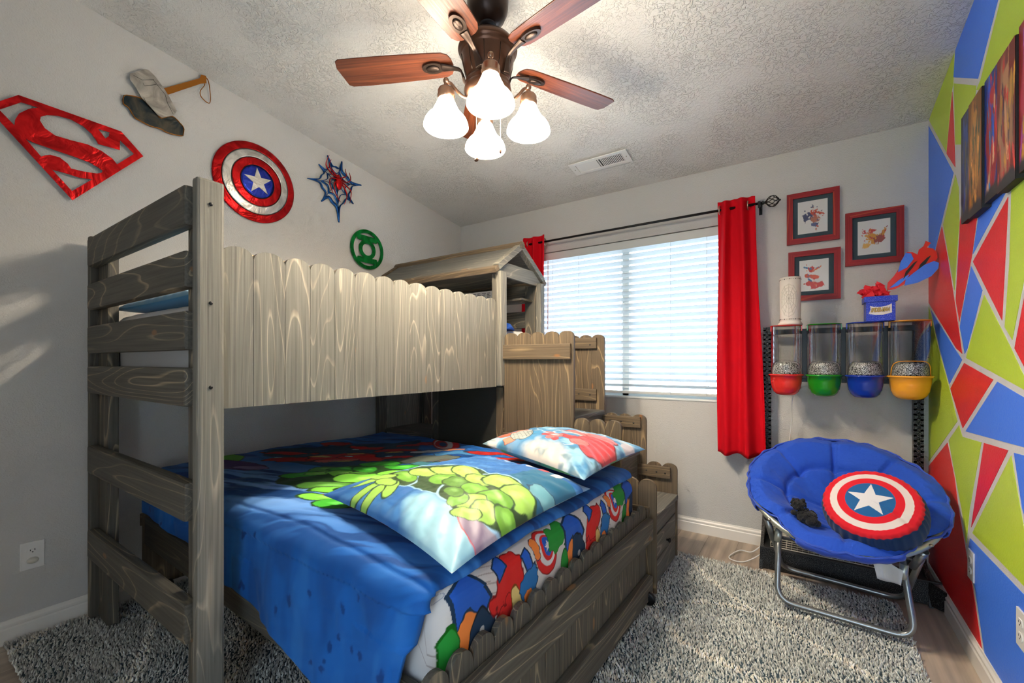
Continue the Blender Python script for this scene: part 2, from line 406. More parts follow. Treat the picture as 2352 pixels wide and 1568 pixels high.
# painted fields of the mural, (y, z) in metres on the right wall
MURAL = [
 ('G', [(2.713, 2.557), (2.729, 2.427), (2.754, 2.405), (2.844, 2.169), (3.189, 2.479)]),
 ('B', [(2.389, 2.611), (2.158, 2.447), (2.391, 2.27), (2.723, 2.456), (2.694, 2.56)]),
 ('G', [(2.136, 2.431), (2.359, 2.25), (2.411, 2.237), (1.639, 1.836), (1.639, 2.078)]),
 ('G', [(2.72, 2.427), (2.411, 2.254), (2.493, 2.059), (2.694, 2.142)]),
 ('R', [(2.745, 2.402), (2.72, 2.248), (2.697, 2.043), (2.838, 2.158)]),
 ('B', [(3.197, 2.451), (2.723, 2.027), (2.934, 1.857), (3.082, 1.732), (3.197, 1.756)]),
 ('G', [(2.694, 2.008), (2.647, 1.936), (2.634, 1.787), (2.667, 1.66), (2.706, 1.496), (2.899, 1.842)]),
 ('R', [(2.924, 1.838), (2.824, 1.672), (2.723, 1.477), (2.647, 1.327), (2.594, 1.213), (2.68, 1.238), (3.197, 1.497), (3.197, 1.747), (3.066, 1.735)]),
 ('R', [(2.627, 1.781), (2.583, 1.83), (2.391, 1.761), (2.465, 1.6), (2.634, 1.353), (2.689, 1.453), (2.634, 1.72)]),
 ('B', [(2.378, 1.748), (2.335, 1.798), (2.098, 1.76), (2.1, 1.746), (2.454, 1.606)]),
 ('R', [(2.09, 1.72), (2.107, 1.58), (2.143, 1.319), (2.451, 1.577)]),
 ('G', [(2.063, 1.734), (2.079, 1.501), (2.12, 1.295), (2.056, 1.25), (1.912, 1.535), (1.813, 1.741), (1.991, 1.745)]),
 ('R', [(2.038, 1.222), (1.897, 1.515), (1.75, 1.497), (1.75, 1.01), (1.968, 1.167)]),
 ('B', [(2.472, 1.562), (2.341, 1.448), (2.522, 1.234), (2.558, 1.212), (2.571, 1.235), (2.626, 1.328), (2.583, 1.408)]),
 ('G', [(2.32, 1.428), (2.065, 1.222), (1.968, 1.137), (1.898, 1.082), (1.968, 1.095), (2.54, 1.195), (2.508, 1.233)]),
 ('B', [(3.142, 1.451), (2.966, 1.245), (2.79, 1.076), (2.595, 1.188), (2.706, 1.238)]),
 ('G', [(3.197, 1.475), (3.154, 1.437), (2.992, 1.245), (2.805, 1.07), (2.663, 0.919), (3.197, 0.64)]),
 ('R', [(2.567, 1.174), (2.227, 1.116), (2.586, 0.898), (2.774, 1.056)]),
 ('B', [(2.187, 1.11), (1.968, 1.071), (1.75, 1.036), (1.75, 0.929), (1.968, 0.919), (2.548, 0.89)]),
 ('R', [(2.824, 0.8), (2.706, 0.659), (2.647, 0.541), (2.545, 0.394), (2.451, 0.278), (2.349, 0.101), (2.343, 0.09), (3.197, 0.09), (3.197, 0.616)]),
 ('G', [(2.639, 0.904), (2.591, 0.861), (2.351, 0.875), (2.493, 0.584), (2.537, 0.428), (2.602, 0.553), (2.802, 0.814)]),
 ('R', [(2.322, 0.877), (2.09, 0.889), (2.369, 0.619), (2.474, 0.514), (2.44, 0.599)]),
 ('G', [(2.065, 0.876), (1.993, 0.725), (1.92, 0.581), (1.912, 0.496), (1.968, 0.497), (2.458, 0.497), (2.32, 0.633)]),
 ('B', [(2.043, 0.889), (1.968, 0.894), (1.75, 0.908), (1.75, 0.647), (1.882, 0.628), (1.979, 0.729)]),
 ('B', [(2.486, 0.467), (1.968, 0.471), (1.75, 0.471), (1.75, 0.121), (1.959, 0.095), (2.21, 0.09), (2.311, 0.09), (2.438, 0.31), (2.512, 0.41)]),
]
S_OUT = [(0.345, 2.302), (0.676, 2.294), (0.761, 2.207), (0.508, 1.909), (0.257, 2.213)]
S_HOLES = [[(0.353, 2.275), (0.402, 2.277), (0.372, 2.255), (0.347, 2.225), (0.336, 2.194), (0.334, 2.169), (0.296, 2.211), (0.293, 2.215), (0.3, 2.222)], [(0.407, 2.223), (0.41, 2.241), (0.429, 2.257), (0.462, 2.269), (0.502, 2.272), (0.542, 2.26), (0.569, 2.239), (0.585, 2.217), (0.594, 2.199), (0.671, 2.202), (0.672, 2.25), (0.725, 2.205), (0.661, 2.129), (0.645, 2.149), (0.606, 2.171), (0.558, 2.182), (0.502, 2.178), (0.453, 2.178), (0.422, 2.196)], [(0.593, 2.27), (0.634, 2.271), (0.631, 2.251), (0.619, 2.236)], [(0.366, 2.126), (0.392, 2.119), (0.453, 2.113), (0.514, 2.108), (0.566, 2.101), (0.598, 2.087), (0.61, 2.079), (0.606, 2.069), (0.59, 2.059), (0.542, 2.052), (0.503, 2.051), (0.492, 2.069), (0.467, 2.087), (0.438, 2.087), (0.422, 2.078), (0.411, 2.068)], [(0.444, 2.024), (0.489, 2.023), (0.53, 2.019), (0.573, 2.026), (0.506, 1.95)]]
HEAD = [(0.708, 2.59), (0.765, 2.645), (0.78, 2.65), (0.806, 2.634), (0.841, 2.595), (0.868, 2.557), (0.9, 2.5), (0.89, 2.476), (0.884, 2.468), (0.837, 2.435), (0.818, 2.441), (0.784, 2.472), (0.754, 2.495), (0.733, 2.534), (0.71, 2.561)]
HANDLE = [(0.847, 2.594), (1.006, 2.732), (1.014, 2.755), (1.037, 2.762), (1.039, 2.722), (1.014, 2.707), (0.864, 2.569)]
STRAP = [(1.03, 2.758), (1.048, 2.74), (1.057, 2.683), (1.057, 2.626), (1.041, 2.618), (1.014, 2.635), (1.01, 2.664), (1.03, 2.705), (1.03, 2.715)]
ROCK = [(0.687, 2.479), (0.706, 2.489), (0.751, 2.498), (0.784, 2.477), (0.814, 2.454), (0.837, 2.434), (0.884, 2.468), (0.921, 2.446), (0.938, 2.424), (0.933, 2.385), (0.917, 2.377), (0.884, 2.371), (0.853, 2.371), (0.837, 2.377), (0.791, 2.373), (0.751, 2.38), (0.726, 2.389), (0.704, 2.424), (0.684, 2.435), (0.681, 2.453)]
WEB = [(1.777, 2.616), (1.891, 2.616), (2.055, 2.5), (1.986, 2.339), (1.868, 2.172), (1.731, 2.281), (1.63, 2.404), (1.711, 2.529)]

# ------------------------------------------------------------------ room
XL, XR, YB, YF = -2.767, .552, 3.199, -.75
ZC = lambda y, s=.135: 2.48+s*(3.199-y)
WX0, WX1, WZ0, WZ1 = -1.96, -.36, .905, 2.10       # window opening
struct(MB().add([(XL-.1, YF-1.6, 0), (XR+.1, YF-1.6, 0), (XR+.1, YB+.1, 0), (XL-.1, YB+.1, 0)], [(0, 1, 2, 3)]).build('floor', 'floor'))
def ceil_pts(y, dz=0): return [(XL-.1, y, ZC(y, .131)+dz), (XR+.1, y, ZC(y, .160)+dz)]
a, b_ = ceil_pts(YB+.1), ceil_pts(YF-.1); a2, b2 = ceil_pts(YB+.1, .12), ceil_pts(YF-.1, .12)
struct(MB().add([a[0], a[1], b_[1], b_[0], a2[0], a2[1], b2[1], b2[0]], [(0, 1, 2, 3), (7, 6, 5, 4), (0, 4, 5, 1), (1, 5, 6, 2), (2, 6, 7, 3), (3, 7, 4, 0)]).build('ceiling', 'ceiling'))
struct(MB().box(XL-.12, XL, YF, YB+.1, -.02, 3.2).build('wall_left', 'wall'))
w = MB()
w.box(XL, WX0, YB, YB+.14, 0, 2.60); w.box(WX1, XR, YB, YB+.14, 0, 2.60); w.box(WX0, WX1, YB, YB+.14, 0, WZ0); w.box(WX0, WX1, YB, YB+.14, WZ1, 2.60)
struct(w.build('wall_back', 'wall'))
w = MB(); w.box(XR, XR+.12, YF, YB+.1, -.02, 3.2)
mi = {'B': 1, 'G': 2, 'R': 3}
for c, poly in MURAL:                                # painted colour fields, a coat of paint thick
    w.prism([(p[0], p[1]) for p in poly], .0012, basis((XR, 0, 0), (0, 1, 0), (0, 0, 1), (-1, 0, 0)), mi[c])
struct(w.build('wall_right', ['tape', 'mB', 'mG', 'mR']))
# unseen wall behind the camera; doorway added and sized to meter hall light
w = MB(); w.box(XL, -.36, YF-.12, YF, 0, 3.2); w.box(.40, XR, YF-.12, YF, 0, 3.2); w.box(-.36, .40, YF-.12, YF, 2.05, 3.2)
struct(w.build('wall_front', 'wall'))
def baseboard(name, L, X):
    """moulded profile run along local x"""
    pr = [(0, 0), (.014, 0), (.014, .062), (.010, .068), (.012, .074), (.012, .082), (.006, .090), (.004, .097), (0, .098)]
    v = [X @ Vector((x, p[0], p[1])) for x in (0, L) for p in pr]; n = len(pr)
    f = [(i, (i+1) % n, n+(i+1) % n, n+i) for i in range(n)]+[tuple(range(n-1, -1, -1)), tuple(range(n, 2*n))]
    struct(MB().add(v, f).build(name, 'white'))
baseboard('baseboard_back', XR-XL, basis((XR, YB, 0), (-1, 0, 0), (0, -1, 0), (0, 0, 1)))
baseboard('baseboard_left', YB-YF, basis((XL, YB, 0), (0, -1, 0), (1, 0, 0), (0, 0, 1)))
baseboard('baseboard_right', YB-YF, basis((XR, YF, 0), (0, 1, 0), (-1, 0, 0), (0, 0, 1)))

# window
wf = MB(); y0, y1 = YB+.075, YB+.125
for x0, x1, z0, z1 in ((WX0, WX0+.045, WZ0, WZ1), (WX1-.045, WX1, WZ0, WZ1), (WX0, WX1, WZ0, WZ0+.045), (WX0, WX1, WZ1-.045, WZ1), (-1.18, -1.125, WZ0, WZ1)):
    wf.box(x0, x1, y0, y1, z0, z1, .004)
win = struct(wf.build('window_1', 'vinylwin', org=(-1.16, YB+.1, WZ0)))
struct(MB().box(WX0+.03, -1.15, YB+.095, YB+.099, WZ0+.03, WZ1-.03).build('pane', 'pane', win))
struct(MB().box(-1.15, WX1-.03, YB+.105, YB+.109, WZ0+.03, WZ1-.03).build('pane', 'pane', win))
struct(MB().box(WX0-.0, WX1+.0, YB-.006, YB+.075, WZ0-.0, WZ0+.014, .003).build('window_sill', 'vinylwin', win))
bl = thing('window_blind', 'white horizontal slat blind lowered over the bright window', 'blind', (-1.16, YB+.035, WZ1))
MB().box(WX0+.01, WX1-.01, YB+.01, YB+.06, WZ1-.065, WZ1-.004, .004).build('headrail', 'slat', bl)
sl = MB(); z = 2.030
while z > .985:
    prof = []
    for k in range(7):
        t = (k/6-.5)*.050; ang = radians(-24)
        prof.append((YB+.035+t*cos(ang), z+t*sin(ang)+.003*(1-(2*k/6-1)**2)))
    for q in (0,):
        V = [(x, y, zz) for x in (WX0+.012, WX1-.012) for y, zz in prof]+[(x, y, zz-.0022) for x in (WX0+.012, WX1-.012) for y, zz in prof]
        f = []
        for k in range(6): f += [(k, k+1, 7+k+1, 7+k), (14+k, 21+k, 21+k+1, 14+k+1)]
        f += [(0, 7, 21, 14), (6, 20, 27, 13)]
        sl.add(V, f, 0, False)
    z -= .0468
sl.build('slats', 'slat', bl)
MB().box(WX0+.012, WX1-.012, YB+.012, YB+.058, .938, .958, .004).build('bottom_rail', 'slat', bl)
cd = MB()
for x in (-1.76, -1.52, -1.16, -.80, -.56):
    cd.tube([(x, YB+.008, 2.04), (x, YB+.008, .945)], .0009, 5); cd.tube([(x, YB+.062, 2.04), (x, YB+.062, .945)], .0009, 5)
cd.build('lift_cord', 'slat', bl)
wd = MB(); wd.tube([(-1.80, YB+.004, 2.03), (-1.80, YB-.001, 1.45)], .004, 8); wd.build('tilt_wand', 'plate', bl)

# curtain rod and curtains
rod = thing('curtain_rod', 'thin black metal curtain rod with twisted cage finials above the window', 'curtain rod', (-1.1, 3.10, 2.165))
MB().tube([(-1.985, 3.10, 2.165), (-.225, 3.10, 2.165)], .0085, 12).build('pole', 'black', rod)
for x, d in ((-.225, 1), (-1.985, -1)):
    cg = MB(); cg.lathe([(.006, 0), (.012, .004), (.012, .010), (.007, .014), (.010, .020), (.006, .024)], 12, basis((x, 3.10, 2.165), (0, 1, 0), (0, 0, 1) if d > 0 else (0, 0, -1), (d, 0, 0)))
    for k in range(8):
        pts = []
        for i in range(13):
            t = i/12; a = 2*pi*k/8+t*1.5; r = .030*sin(pi*t)**.8+.004; pts.append((x+d*(.022+.072*t), 3.10+r*cos(a), 2.165+r*sin(a)))
        cg.tube(pts, .0024, 6)
    cg.sphere((x+d*.097, 3.10, 2.165), .006, 8); cg.build('finial', 'black', rod)
for x in (-.237, -2.0+.03):
    br = MB(); br.box(x-.006, x+.006, 3.094, YB, 2.150, 2.158); br.box(x-.009, x+.009, YB-.004, YB, 2.12, 2.19); br.box(x-.007, x+.007, 3.088, 3.112, 2.145, 2.155); br.box(x-.007, x+.007, 3.086, 3.091, 2.135, 2.175)
    br.build('wall_bracket', 'black', rod)
def curtain(name, label, x0, x1, ztop, zbot, nf, amp, flare, phase, seed, org):
    root = thing(name, label, 'curtain', org)
    nu, nv = 150, 60; V = np.zeros((nu, nv, 3)); rs = np.random.RandomState(seed)
    for i in range(nu):
        u = i/(nu-1)
        for k in range(nv):
            t = k/(nv-1); z = ztop+(zbot-ztop)*t
            ph = 2*pi*nf*u+phase; sharp = sin(ph)+.25*sin(2*ph+1+t*1.2)
            am = amp*(1+.25*sin(5*u+seed)+.15*t)
            xa = x0+flare[0]*t+(x1+flare[1]*t-x0-flare[0]*t)*u
            V[i, k] = (xa+.004*sin(7*t+9*u), 3.085+sharp*am*(.9+.1*sin(t*6))+.004*sin(19*u+5*t), z+.006*sin(ph*1.0)*(1 if k < 3 else 0)+(.008*sin(ph) if k > nv-3 else 0))
    b = MB(); b.grid(V.reshape(-1, 3), nu, nv); o = b.build('cloth', 'curtain', root); solid(o, .002)
    return root
cr = curtain('curtain', 'long red curtain panel hanging right of the blind beside the frames', -.475, -.262, 2.215, .585, 2.2, .028, (-.002, .062), 1.9, 3, (-.35, 3.10, .6))
cl = curtain('curtain', 'narrow red curtain panel behind the little bed roof, left of the blind', -1.99, -1.755, 2.215, .62, 2.5, .030, (0, .004), 2.2, 8, (-1.87, 3.10, .6))
for root, xs in ((cr, (-.462, -.30)), (cl, (-1.772, -1.93))):
    for x in xs:
        b = MB(); b.tube([(x, 3.10+.026*cos(2*pi*k/20), 2.165+.026*sin(2*pi*k/20)) for k in range(20)], .004, 8, closed=True); b.build('grommet', 'chain', root)

# ceiling register
vy, vx = 2.79, -1.163; sl_ = .145
vz = ZC(vy, .131+.029*(vx-XL)/(XR-XL))
X = basis((vx, vy, vz-.001), (1, 0, 0), Vector((0, cos(.145), -sin(.145))), Vector((0, -sin(.145), -cos(.145))))
vent = thing('ceiling_register', 'white metal air register in the ceiling in front of the window', 'vent', (vx, vy, vz))
vb = MB()
for q in ((-.205, .205, -.072, -.046), (-.205, .205, .046, .072), (-.205, -.165, -.046, .046), (.165, .205, -.046, .046), (-.004, .004, -.046, .046)): vb.box(q[0], q[1], q[2], q[3], 0, .005, .001, X=X)
vb.build('frame', 'plate', vent)
MB().box(-.166, .166, -.047, .047, -.002, .0004, X=X).build('duct_opening', 'slot', vent)
vb = MB()
for k in range(30):
    x = -.158+k*.0109; s = -1 if x < 0 else 1
    if abs(x) > .006: vb.add([(x-.0012, -.046, .0035), (x-.0012, .046, .0035), (x+.0035, -.046, .001), (x+.0035, .046, .001)] if s > 0 else  [(x-.005, -.046, .0035), (x-.005, .046, .0035), (x+.0055, -.046, .001), (x+.0055, .046, .001)], [(0, 1, 3, 2)], 0, False, X)
o = vb.build('vanes', 'plate', vent); solid(o, .0008)
for x in (-.185, .185): MB().sphere((x, 0, .005), .004, 8, X=X).build('screw', 'chain', vent)

# ------------------------------------------------------------------ ceiling fan
HX, HY = -1.117, 1.466
fan = thing('ceiling_fan', 'bronze ceiling fan with five cherry wood blades and four lit bell lamps', 'ceiling fan', (HX, HY, 2.45))
X0 = Matrix.Translation((HX, HY, 0))
MB().lathe([(.0, 2.60), (.030, 2.605), (.046, 2.612), (.070, 2.632), (.085, 2.665), (.088, 2.700), (.088, 2.765)], 40, X0).build('canopy', 'bronzed', fan)
MB().lathe([(.0, 2.603), (.028, 2.603), (.036, 2.606), (.036, 2.61)], 24, X0).build('canopy_collar', 'slot', fan)
MB().tube([(HX, HY, 2.52), (HX, HY, 2.62)], .0125, 16).build('downrod', 'bronzed', fan)
MB().lathe([(.012, 2.558), (.05, 2.556), (.085, 2.545), (.108, 2.528), (.122, 2.510), (.126, 2.497), (.124, 2.490), (.118, 2.486), (.119, 2.480), (.113, 2.474), (.111, 2.470), (.107, 2.44), (.099, 2.405), (.090, 2.378), (.086, 2.366), (.094, 2.360), (.097, 2.350), (.094, 2.342), (.098, 2.336), (.101, 2.325), (.098, 2.312), (.088, 2.298), (.070, 2.285), (.045, 2.272), (.02, 2.264), (.008, 2.25), (0, 2.246)], 60, X0).build('motor_housing', 'bronze', fan)
rb = MB()
for k in range(10):
    a = 2*pi*k/10+.2; rb.tube([(HX+r*cos(a), HY+r*sin(a), z) for r, z in ((.1115, 2.468), (.108, 2.44), (.100, 2.405), (.091, 2.378))], .0016, 6)
rb.build('housing_rib', 'bronzed', fan)
for k, deg in enumerate((207, 135, 63, -9, -81)):
    a = radians(deg); R = Matrix.Translation((HX, HY, 2.452)) @ Matrix.Rotation(a, 4, 'Z') @ Matrix.Rotation(radians(11), 4, 'X')
    out = [(.155, -.030), (.165, -.048), (.19, -.060), (.25, -.064), (.40, -.069), (.55, -.072), (.635, -.070), (.652, -.060), (.665, .030), (.655, .064), (.64, .072), (.55, .072), (.40, .069), (.25, .064), (.19, .060), (.165, .048), (.155, .030), (.150, 0)]
    bl_ = MB(); bm = bmesh.new(); vs = [bm.verts.new((x, y, 0)) for x, y in out]; fc = bm.faces.new(vs)
    ex = bmesh.ops.extrude_face_region(bm, geom=[fc]); bmesh.ops.translate(bm, verts=[q for q in ex['geom'] if isinstance(q, bmesh.types.BMVert)], vec=(0, 0, .006))
    bm.normal_update(); bmesh.ops.bevel(bm, geom=[e for e in bm.edges if abs(e.verts[0].co.z-e.verts[1].co.z) < 1e-6], offset=.0015, segments=1, affect='EDGES')
    bm.verts.index_update(); bl_.add([q.co.copy() for q in bm.verts], [[q.index for q in f.verts] for f in bm.faces]); bm.free()
    # blade kept in its own frame so the grain runs along it
    blade = bl_.build('blade', 'cherry', fan, local=True)
    blade.matrix_local = Matrix.Translation(-Vector((HX, HY, 2.45))) @ R
    ORG[blade.name] = Vector((0, 0, 0))
    br = MB()
    pts = smooth_path([(.098, 0, -.085), (.106, 0, -.055), (.118, 0, -.030), (.145, 0, -.018), (.175, 0, -.012), (.20, 0, -.008)], 5)
    n = len(pts); br.tube(pts, [.020-.009*sin(pi*min(1, i/(n-1)*1.1)) for i in range(n)], 10, flat=.35)
    mo = [(.19+.048*(1-cos(2*pi*i/24))*1.0, .027*sin(2*pi*i/24)*(1 if i < 12 else 1)) for i in range(24)]
    br.prism(mo, .010, Matrix.Translation((0, 0, -.011)))
    br.sphere((.240, 0, -.012), .02, 14, sc=(1.5, .85, .35))
    o = br.build('blade_bracket', 'bronzed', blade, local=True)
for k, deg in enumerate((-49, 41, 131, 221)):
    a = radians(deg); c, s_ = cos(a), sin(a); P = lambda r, z: (HX+r*c, HY+r*s_, z)
    ar = MB(); ar.tube(smooth_path([P(.075, 2.292), P(.105, 2.298), P(.135, 2.325), P(.155, 2.348), P(.172, 2.352)], 6), .0065, 10)
    arm = ar.build('lamp_arm', 'copper', fan)
    Xs = Matrix.Translation((HX+.175*c, HY+.175*s_, 0))
    ho = MB(); ho.sphere((0, 0, 2.358), .0125, 14, X=Xs, sc=(1, 1, 1.15))
    ho.lathe([(.006, 2.348), (.010, 2.342), (.008, 2.336), (.012, 2.330), (.030, 2.324), (.035, 2.314), (.034, 2.304), (.037, 2.296), (.035, 2.286), (.031, 2.276), (.0, 2.276)], 30, Xs); ho.build('lamp_holder', 'copper', arm)
    sh = MB(); sh.lathe([(.031, 2.284), (.036, 2.272), (.043, 2.255), (.053, 2.235), (.060, 2.222), (.076, 2.206), (.086, 2.192), (.092, 2.176), (.0935, 2.165), (.090, 2.160), (.086, 2.164), (.083, 2.176), (.070, 2.200), (.050, 2.226), (.036, 2.255), (.026, 2.278)], 48, Xs)
    shd = sh.build('glass_shade', 'shade', arm)
    MB().sphere((0, 0, 2.205), .027, 16, X=Xs, sc=(1, 1, 1.25)).build('bulb', 'bulb', shd)
fc = Vector((1.117, -1.466, 0)).normalized(); rt = Vector((cos(radians(34.1)), sin(radians(34.1)), 0))
for off, zb, fob in ((-.046, 2.015, 1), (.052, 2.050, 0)):
    p = Vector((HX, HY, 0))+fc*.065+rt*off
    ch = MB(); z = 2.30
    while z > zb: ch.sphere((p.x, p.y, z), .0017, 6); z -= .0036
    ch.tube([(p.x, p.y, 2.30), (p.x, p.y, zb)], .0005, 4); c_ = ch.build('pull_chain', 'chain', fan)
    fb = MB(); fb.sphere((p.x, p.y, zb-.008), .011 if fob else .009, 14, sc=(1, .5, .8) if fob else (.6, .6, 1.3)); fb.build('chain_fob', 'bronze', c_)

# ------------------------------------------------------------------ metal art on the left wall
XW = XL+.004
LW = lambda o=(0, 0, 0): basis((XW+o[0], o[1], o[2]), (0, 1, 0), (0, 0, 1), (1, 0, 0))
v, f = shape2d([S_OUT]+[h[::-1] for h in S_HOLES], .004, basis((XL+.022, 0, 0), (0, 1, 0), (0, 0, 1), (1, 0, 0)))
em = MB().add(v, f)
for y_, z_ in ((.36, 2.29), (.742, 2.210), (.51, 1.925)): em.tube([(XL-.003, y_, z_), (XL+.021, y_, z_)], .004, 8)
em = em.build('metal_emblem', 'mred', org=(XL+.012, .5, 2.1)); tag(em, 'red metal diamond emblem holding a flowing letter S, left of the hammer', 'wall emblem', 'metal emblems on the left wall')

hm = thing('metal_hammer', 'flat metal hammer resting on a burnt-blue rock, high on the left wall', 'wall art', (XL+.012, .85, 2.45), group='metal emblems on the left wall')
MB().prism(ROCK, .003, basis((XL+.012, 0, 0), (0, 1, 0), (0, 0, 1), (1, 0, 0))).tube([(XL-.003, .76, 2.44), (XL+.013, .76, 2.44)], .004, 8).tube([(XL, .88, 2.41), (XL+.013, .88, 2.41)], .004, 8).build('rock', 'mstone', hm)
rim = MB(); rim.tube([(XL+.0145, p.x*.97+.81*.03, p.y*.97+2.43*.03) for p in smooth_path([(q[0], q[1], 0) for q in ROCK], 3, closed=True)], .006, 6, closed=True, flat=.3)
rim.build('scorched_edge', 'mamber', hm)
MB().prism(HANDLE[::-1], .003, basis((XL+.016, 0, 0), (0, 1, 0), (0, 0, 1), (1, 0, 0))).build('handle', 'mamber', hm)
MB().tube([(XL+.017, q.x, q.y) for q in smooth_path([(p[0], p[1], 0) for p in STRAP], 5)], .004, 6, flat=.5).build('wrist_strap', 'mamber', hm)
hd = MB(); hd.tube([(XL-.003, .80, 2.54), (XL+.022, .80, 2.54)], .004, 8); hd.prism(HEAD[::-1], .004, basis((XL+.021, 0, 0), (0, 1, 0), (0, 0, 1), (1, 0, 0)))
head = hd.build('hammer_head', 'mham', hm)
ln = MB()
for pts in ([(.722, 2.59), (.755, 2.585), (.803, 2.612)], [(.76, 2.570), (.765, 2.56), (.812, 2.592)], [(.80, 2.61), (.85, 2.56), (.86, 2.52), (.884, 2.475)], [(.762, 2.50), (.775, 2.475)]):
    ln.tube([(XL+.0255, a_, b) for a_, b in pts], .0009, 4)
ln.build('engraved_line', 'ink', head)

sh = thing('metal_shield', 'round metal shield with red and silver rings and a star on blue', 'wall art', (XL+.01, 1.303, 2.262), group='metal emblems on the left wall')
Xs = basis((XL+.010, 1.303, 2.262), (0, 1, 0), (0, 0, 1), (1, 0, 0))
dome = lambda r: .030*(1-(r/.236)**2)+.002
for nm, r0, r1, mt in (('red_ring', .190, .236, 'mred'), ('silver_ring', .143, .190, 'msil'), ('red_ring', .096, .143, 'mred'), ('blue_centre', .0, .096, 'mblu')):
    pr = [(r0+(r1-r0)*i/6, dome(r0+(r1-r0)*i/6)) for i in range(7)]
    pr = [(r0, pr[0][1]-.003)]+pr+[(r1, pr[-1][1]-.003)]
    MB().lathe(pr, 72, Xs).build(nm, mt, sh)
MB().tube([(XL, 1.303, 2.262), (XL+.038, 1.303, 2.262)], .01, 12).build('mount', 'black', sh)
for r in (.190, .143, .096):
    MB().tube([tuple(Xs @ Vector((r*cos(2*pi*k/72), r*sin(2*pi*k/72), dome(r)+.0004))) for k in range(72)], .0016, 6, closed=True).build('ring_seam', 'ink', sh)
MB().prism(star_pts(0, 0, .082, 96, .39), .004, Xs @ Matrix.Translation((0, 0, dome(0)-.004+.001))).build('star', 'msil', sh)

wb = thing('metal_web', 'blue metal web star carrying a red metal spider, right of the round shield', 'wall art', (XL+.01, 1.845, 2.45), group='metal emblems on the left wall')
C0 = Vector((1.85, 2.445)); W_ = [Vector(p) for p in WEB]
web = MB(); n = 8
for i in range(n):
    p, q = W_[i], W_[(i+1) % n]
    for fr_, wd_, xx in ((.60, .0125, .012), (.42, .0075, .009), (.22, .006, .009)):
        a_ = C0+(p-C0)*(1. if fr_ == .60 else fr_*1.25); c_ = C0+(q-C0)*(1. if fr_ == .60 else fr_*1.25); m_ = C0+((p+q)/2-C0)*(.66 if fr_ == .60 else fr_*.95)
        if fr_ == .60:
            a2_ = C0+(p-C0)*.66; c2_ = C0+(q-C0)*.66
            pts = [(a_.x, a_.y), tuple(a2_.lerp(m_, .25)), (m_.x, m_.y), tuple(c2_.lerp(m_, .25)), (c_.x, c_.y)]
        else: pts = [(a_.x, a_.y), (m_.x, m_.y), (c_.x, c_.y)]
        P = smooth_path([(XL+xx, a3, b3) for a3, b3 in pts], 6); k_ = len(P)
        web.tube(P, [wd_*(.45+.55*sin(pi*j/(k_-1))) for j in range(k_)] if fr_ == .60 else wd_, 6, flat=.35, mi=0 if fr_ == .60 else 1)
    web.tube([(XL+.011, C0.x, C0.y), (XL+.011, *(C0+(p-C0)*.97))], [.003, .0055], 6, flat=.4, mi=1)
web.tube([(XL, C0.x, C0.y), (XL+.012, C0.x, C0.y)], .006, 8); web.build('web', ['mblu2', 'mblu2'], wb)
sp = MB(); cx, cz = 1.853, 2.462; xs = XL+.032
sp.sphere((xs, cx, cz-.022), .034, 14, sc=(.35, .75, 1.35)); sp.sphere((xs, cx-.004, cz+.026), .014, 12, sc=(.4, 1., .9))
sp.tube([(xs-.02, cx, cz), (xs, cx, cz)], .005, 8)
for pts in ([(-.01, .02), (-.045, .045), (-.075, .075), (-.060, .125)], [(-.01, .015), (-.060, .03), (-.100, .075), (-.075, .150)], [(-.01, .005), (-.062, -.005), (-.070, -.05), (-.045, -.105)], [(-.005, -.005), (-.035, -.03), (-.030, -.09), (.012, -.150)],
            [(.01, .02), (.040, .035), (.060, .055), (.050, .10)], [(.01, .015), (.055, .005), (.095, .035), (.085, .085)], [(.01, .0), (.060, -.02), (.100, -.05), (.088, -.135)], [(.008, -.01), (.045, -.04), (.065, -.09), (.045, -.155)]):
    P = smooth_path([(xs, cx+p[0], cz+p[1]) for p in pts], 5); sp.tube(P, [.0092*(1-.7*j/(len(P)-1)) for j in range(len(P))], 6, flat=.5)
sp.build('spider', 'mred', wb)

def disk(r, n=64, c=(0, 0), rev=False):
    p = [(c[0]+r*cos(2*pi*k/n), c[1]+r*sin(2*pi*k/n)) for k in range(n)]; return p[::-1] if rev else p
gx, gz = 2.105, 2.028; Xg = basis((XL+.018, gx, gz), (0, 1, 0), (0, 0, 1), (1, 0, 0))
g = MB()
v, f = shape2d([disk(.149), disk(.122, rev=True)], .004, Xg); g.add(v, f)
v, f = shape2d([disk(.075), disk(.045, rev=True)], .004, Xg); g.add(v, f)
for s_ in (1, -1):
    q = [(-.085, s_*.062), (.085, s_*.062), (.095, s_*.088), (.082, s_*.102), (-.082, s_*.102), (-.095, s_*.088)]
    if s_ < 0: q = q[::-1]
    g.prism(q, .004, Xg @ Matrix.Translation((0, 0, -.002)))
for s_ in (1, -1): g.tube([(XL-.003, gx, gz+s_*.135), (XL+.018, gx, gz+s_*.135)], .004, 8)
tag(g.build('metal_emblem', 'mgre', org=(XL+.014, gx, gz)), 'green metal ring emblem with two bars, lowest of the wall emblems', 'wall emblem', 'metal emblems on the left wall')

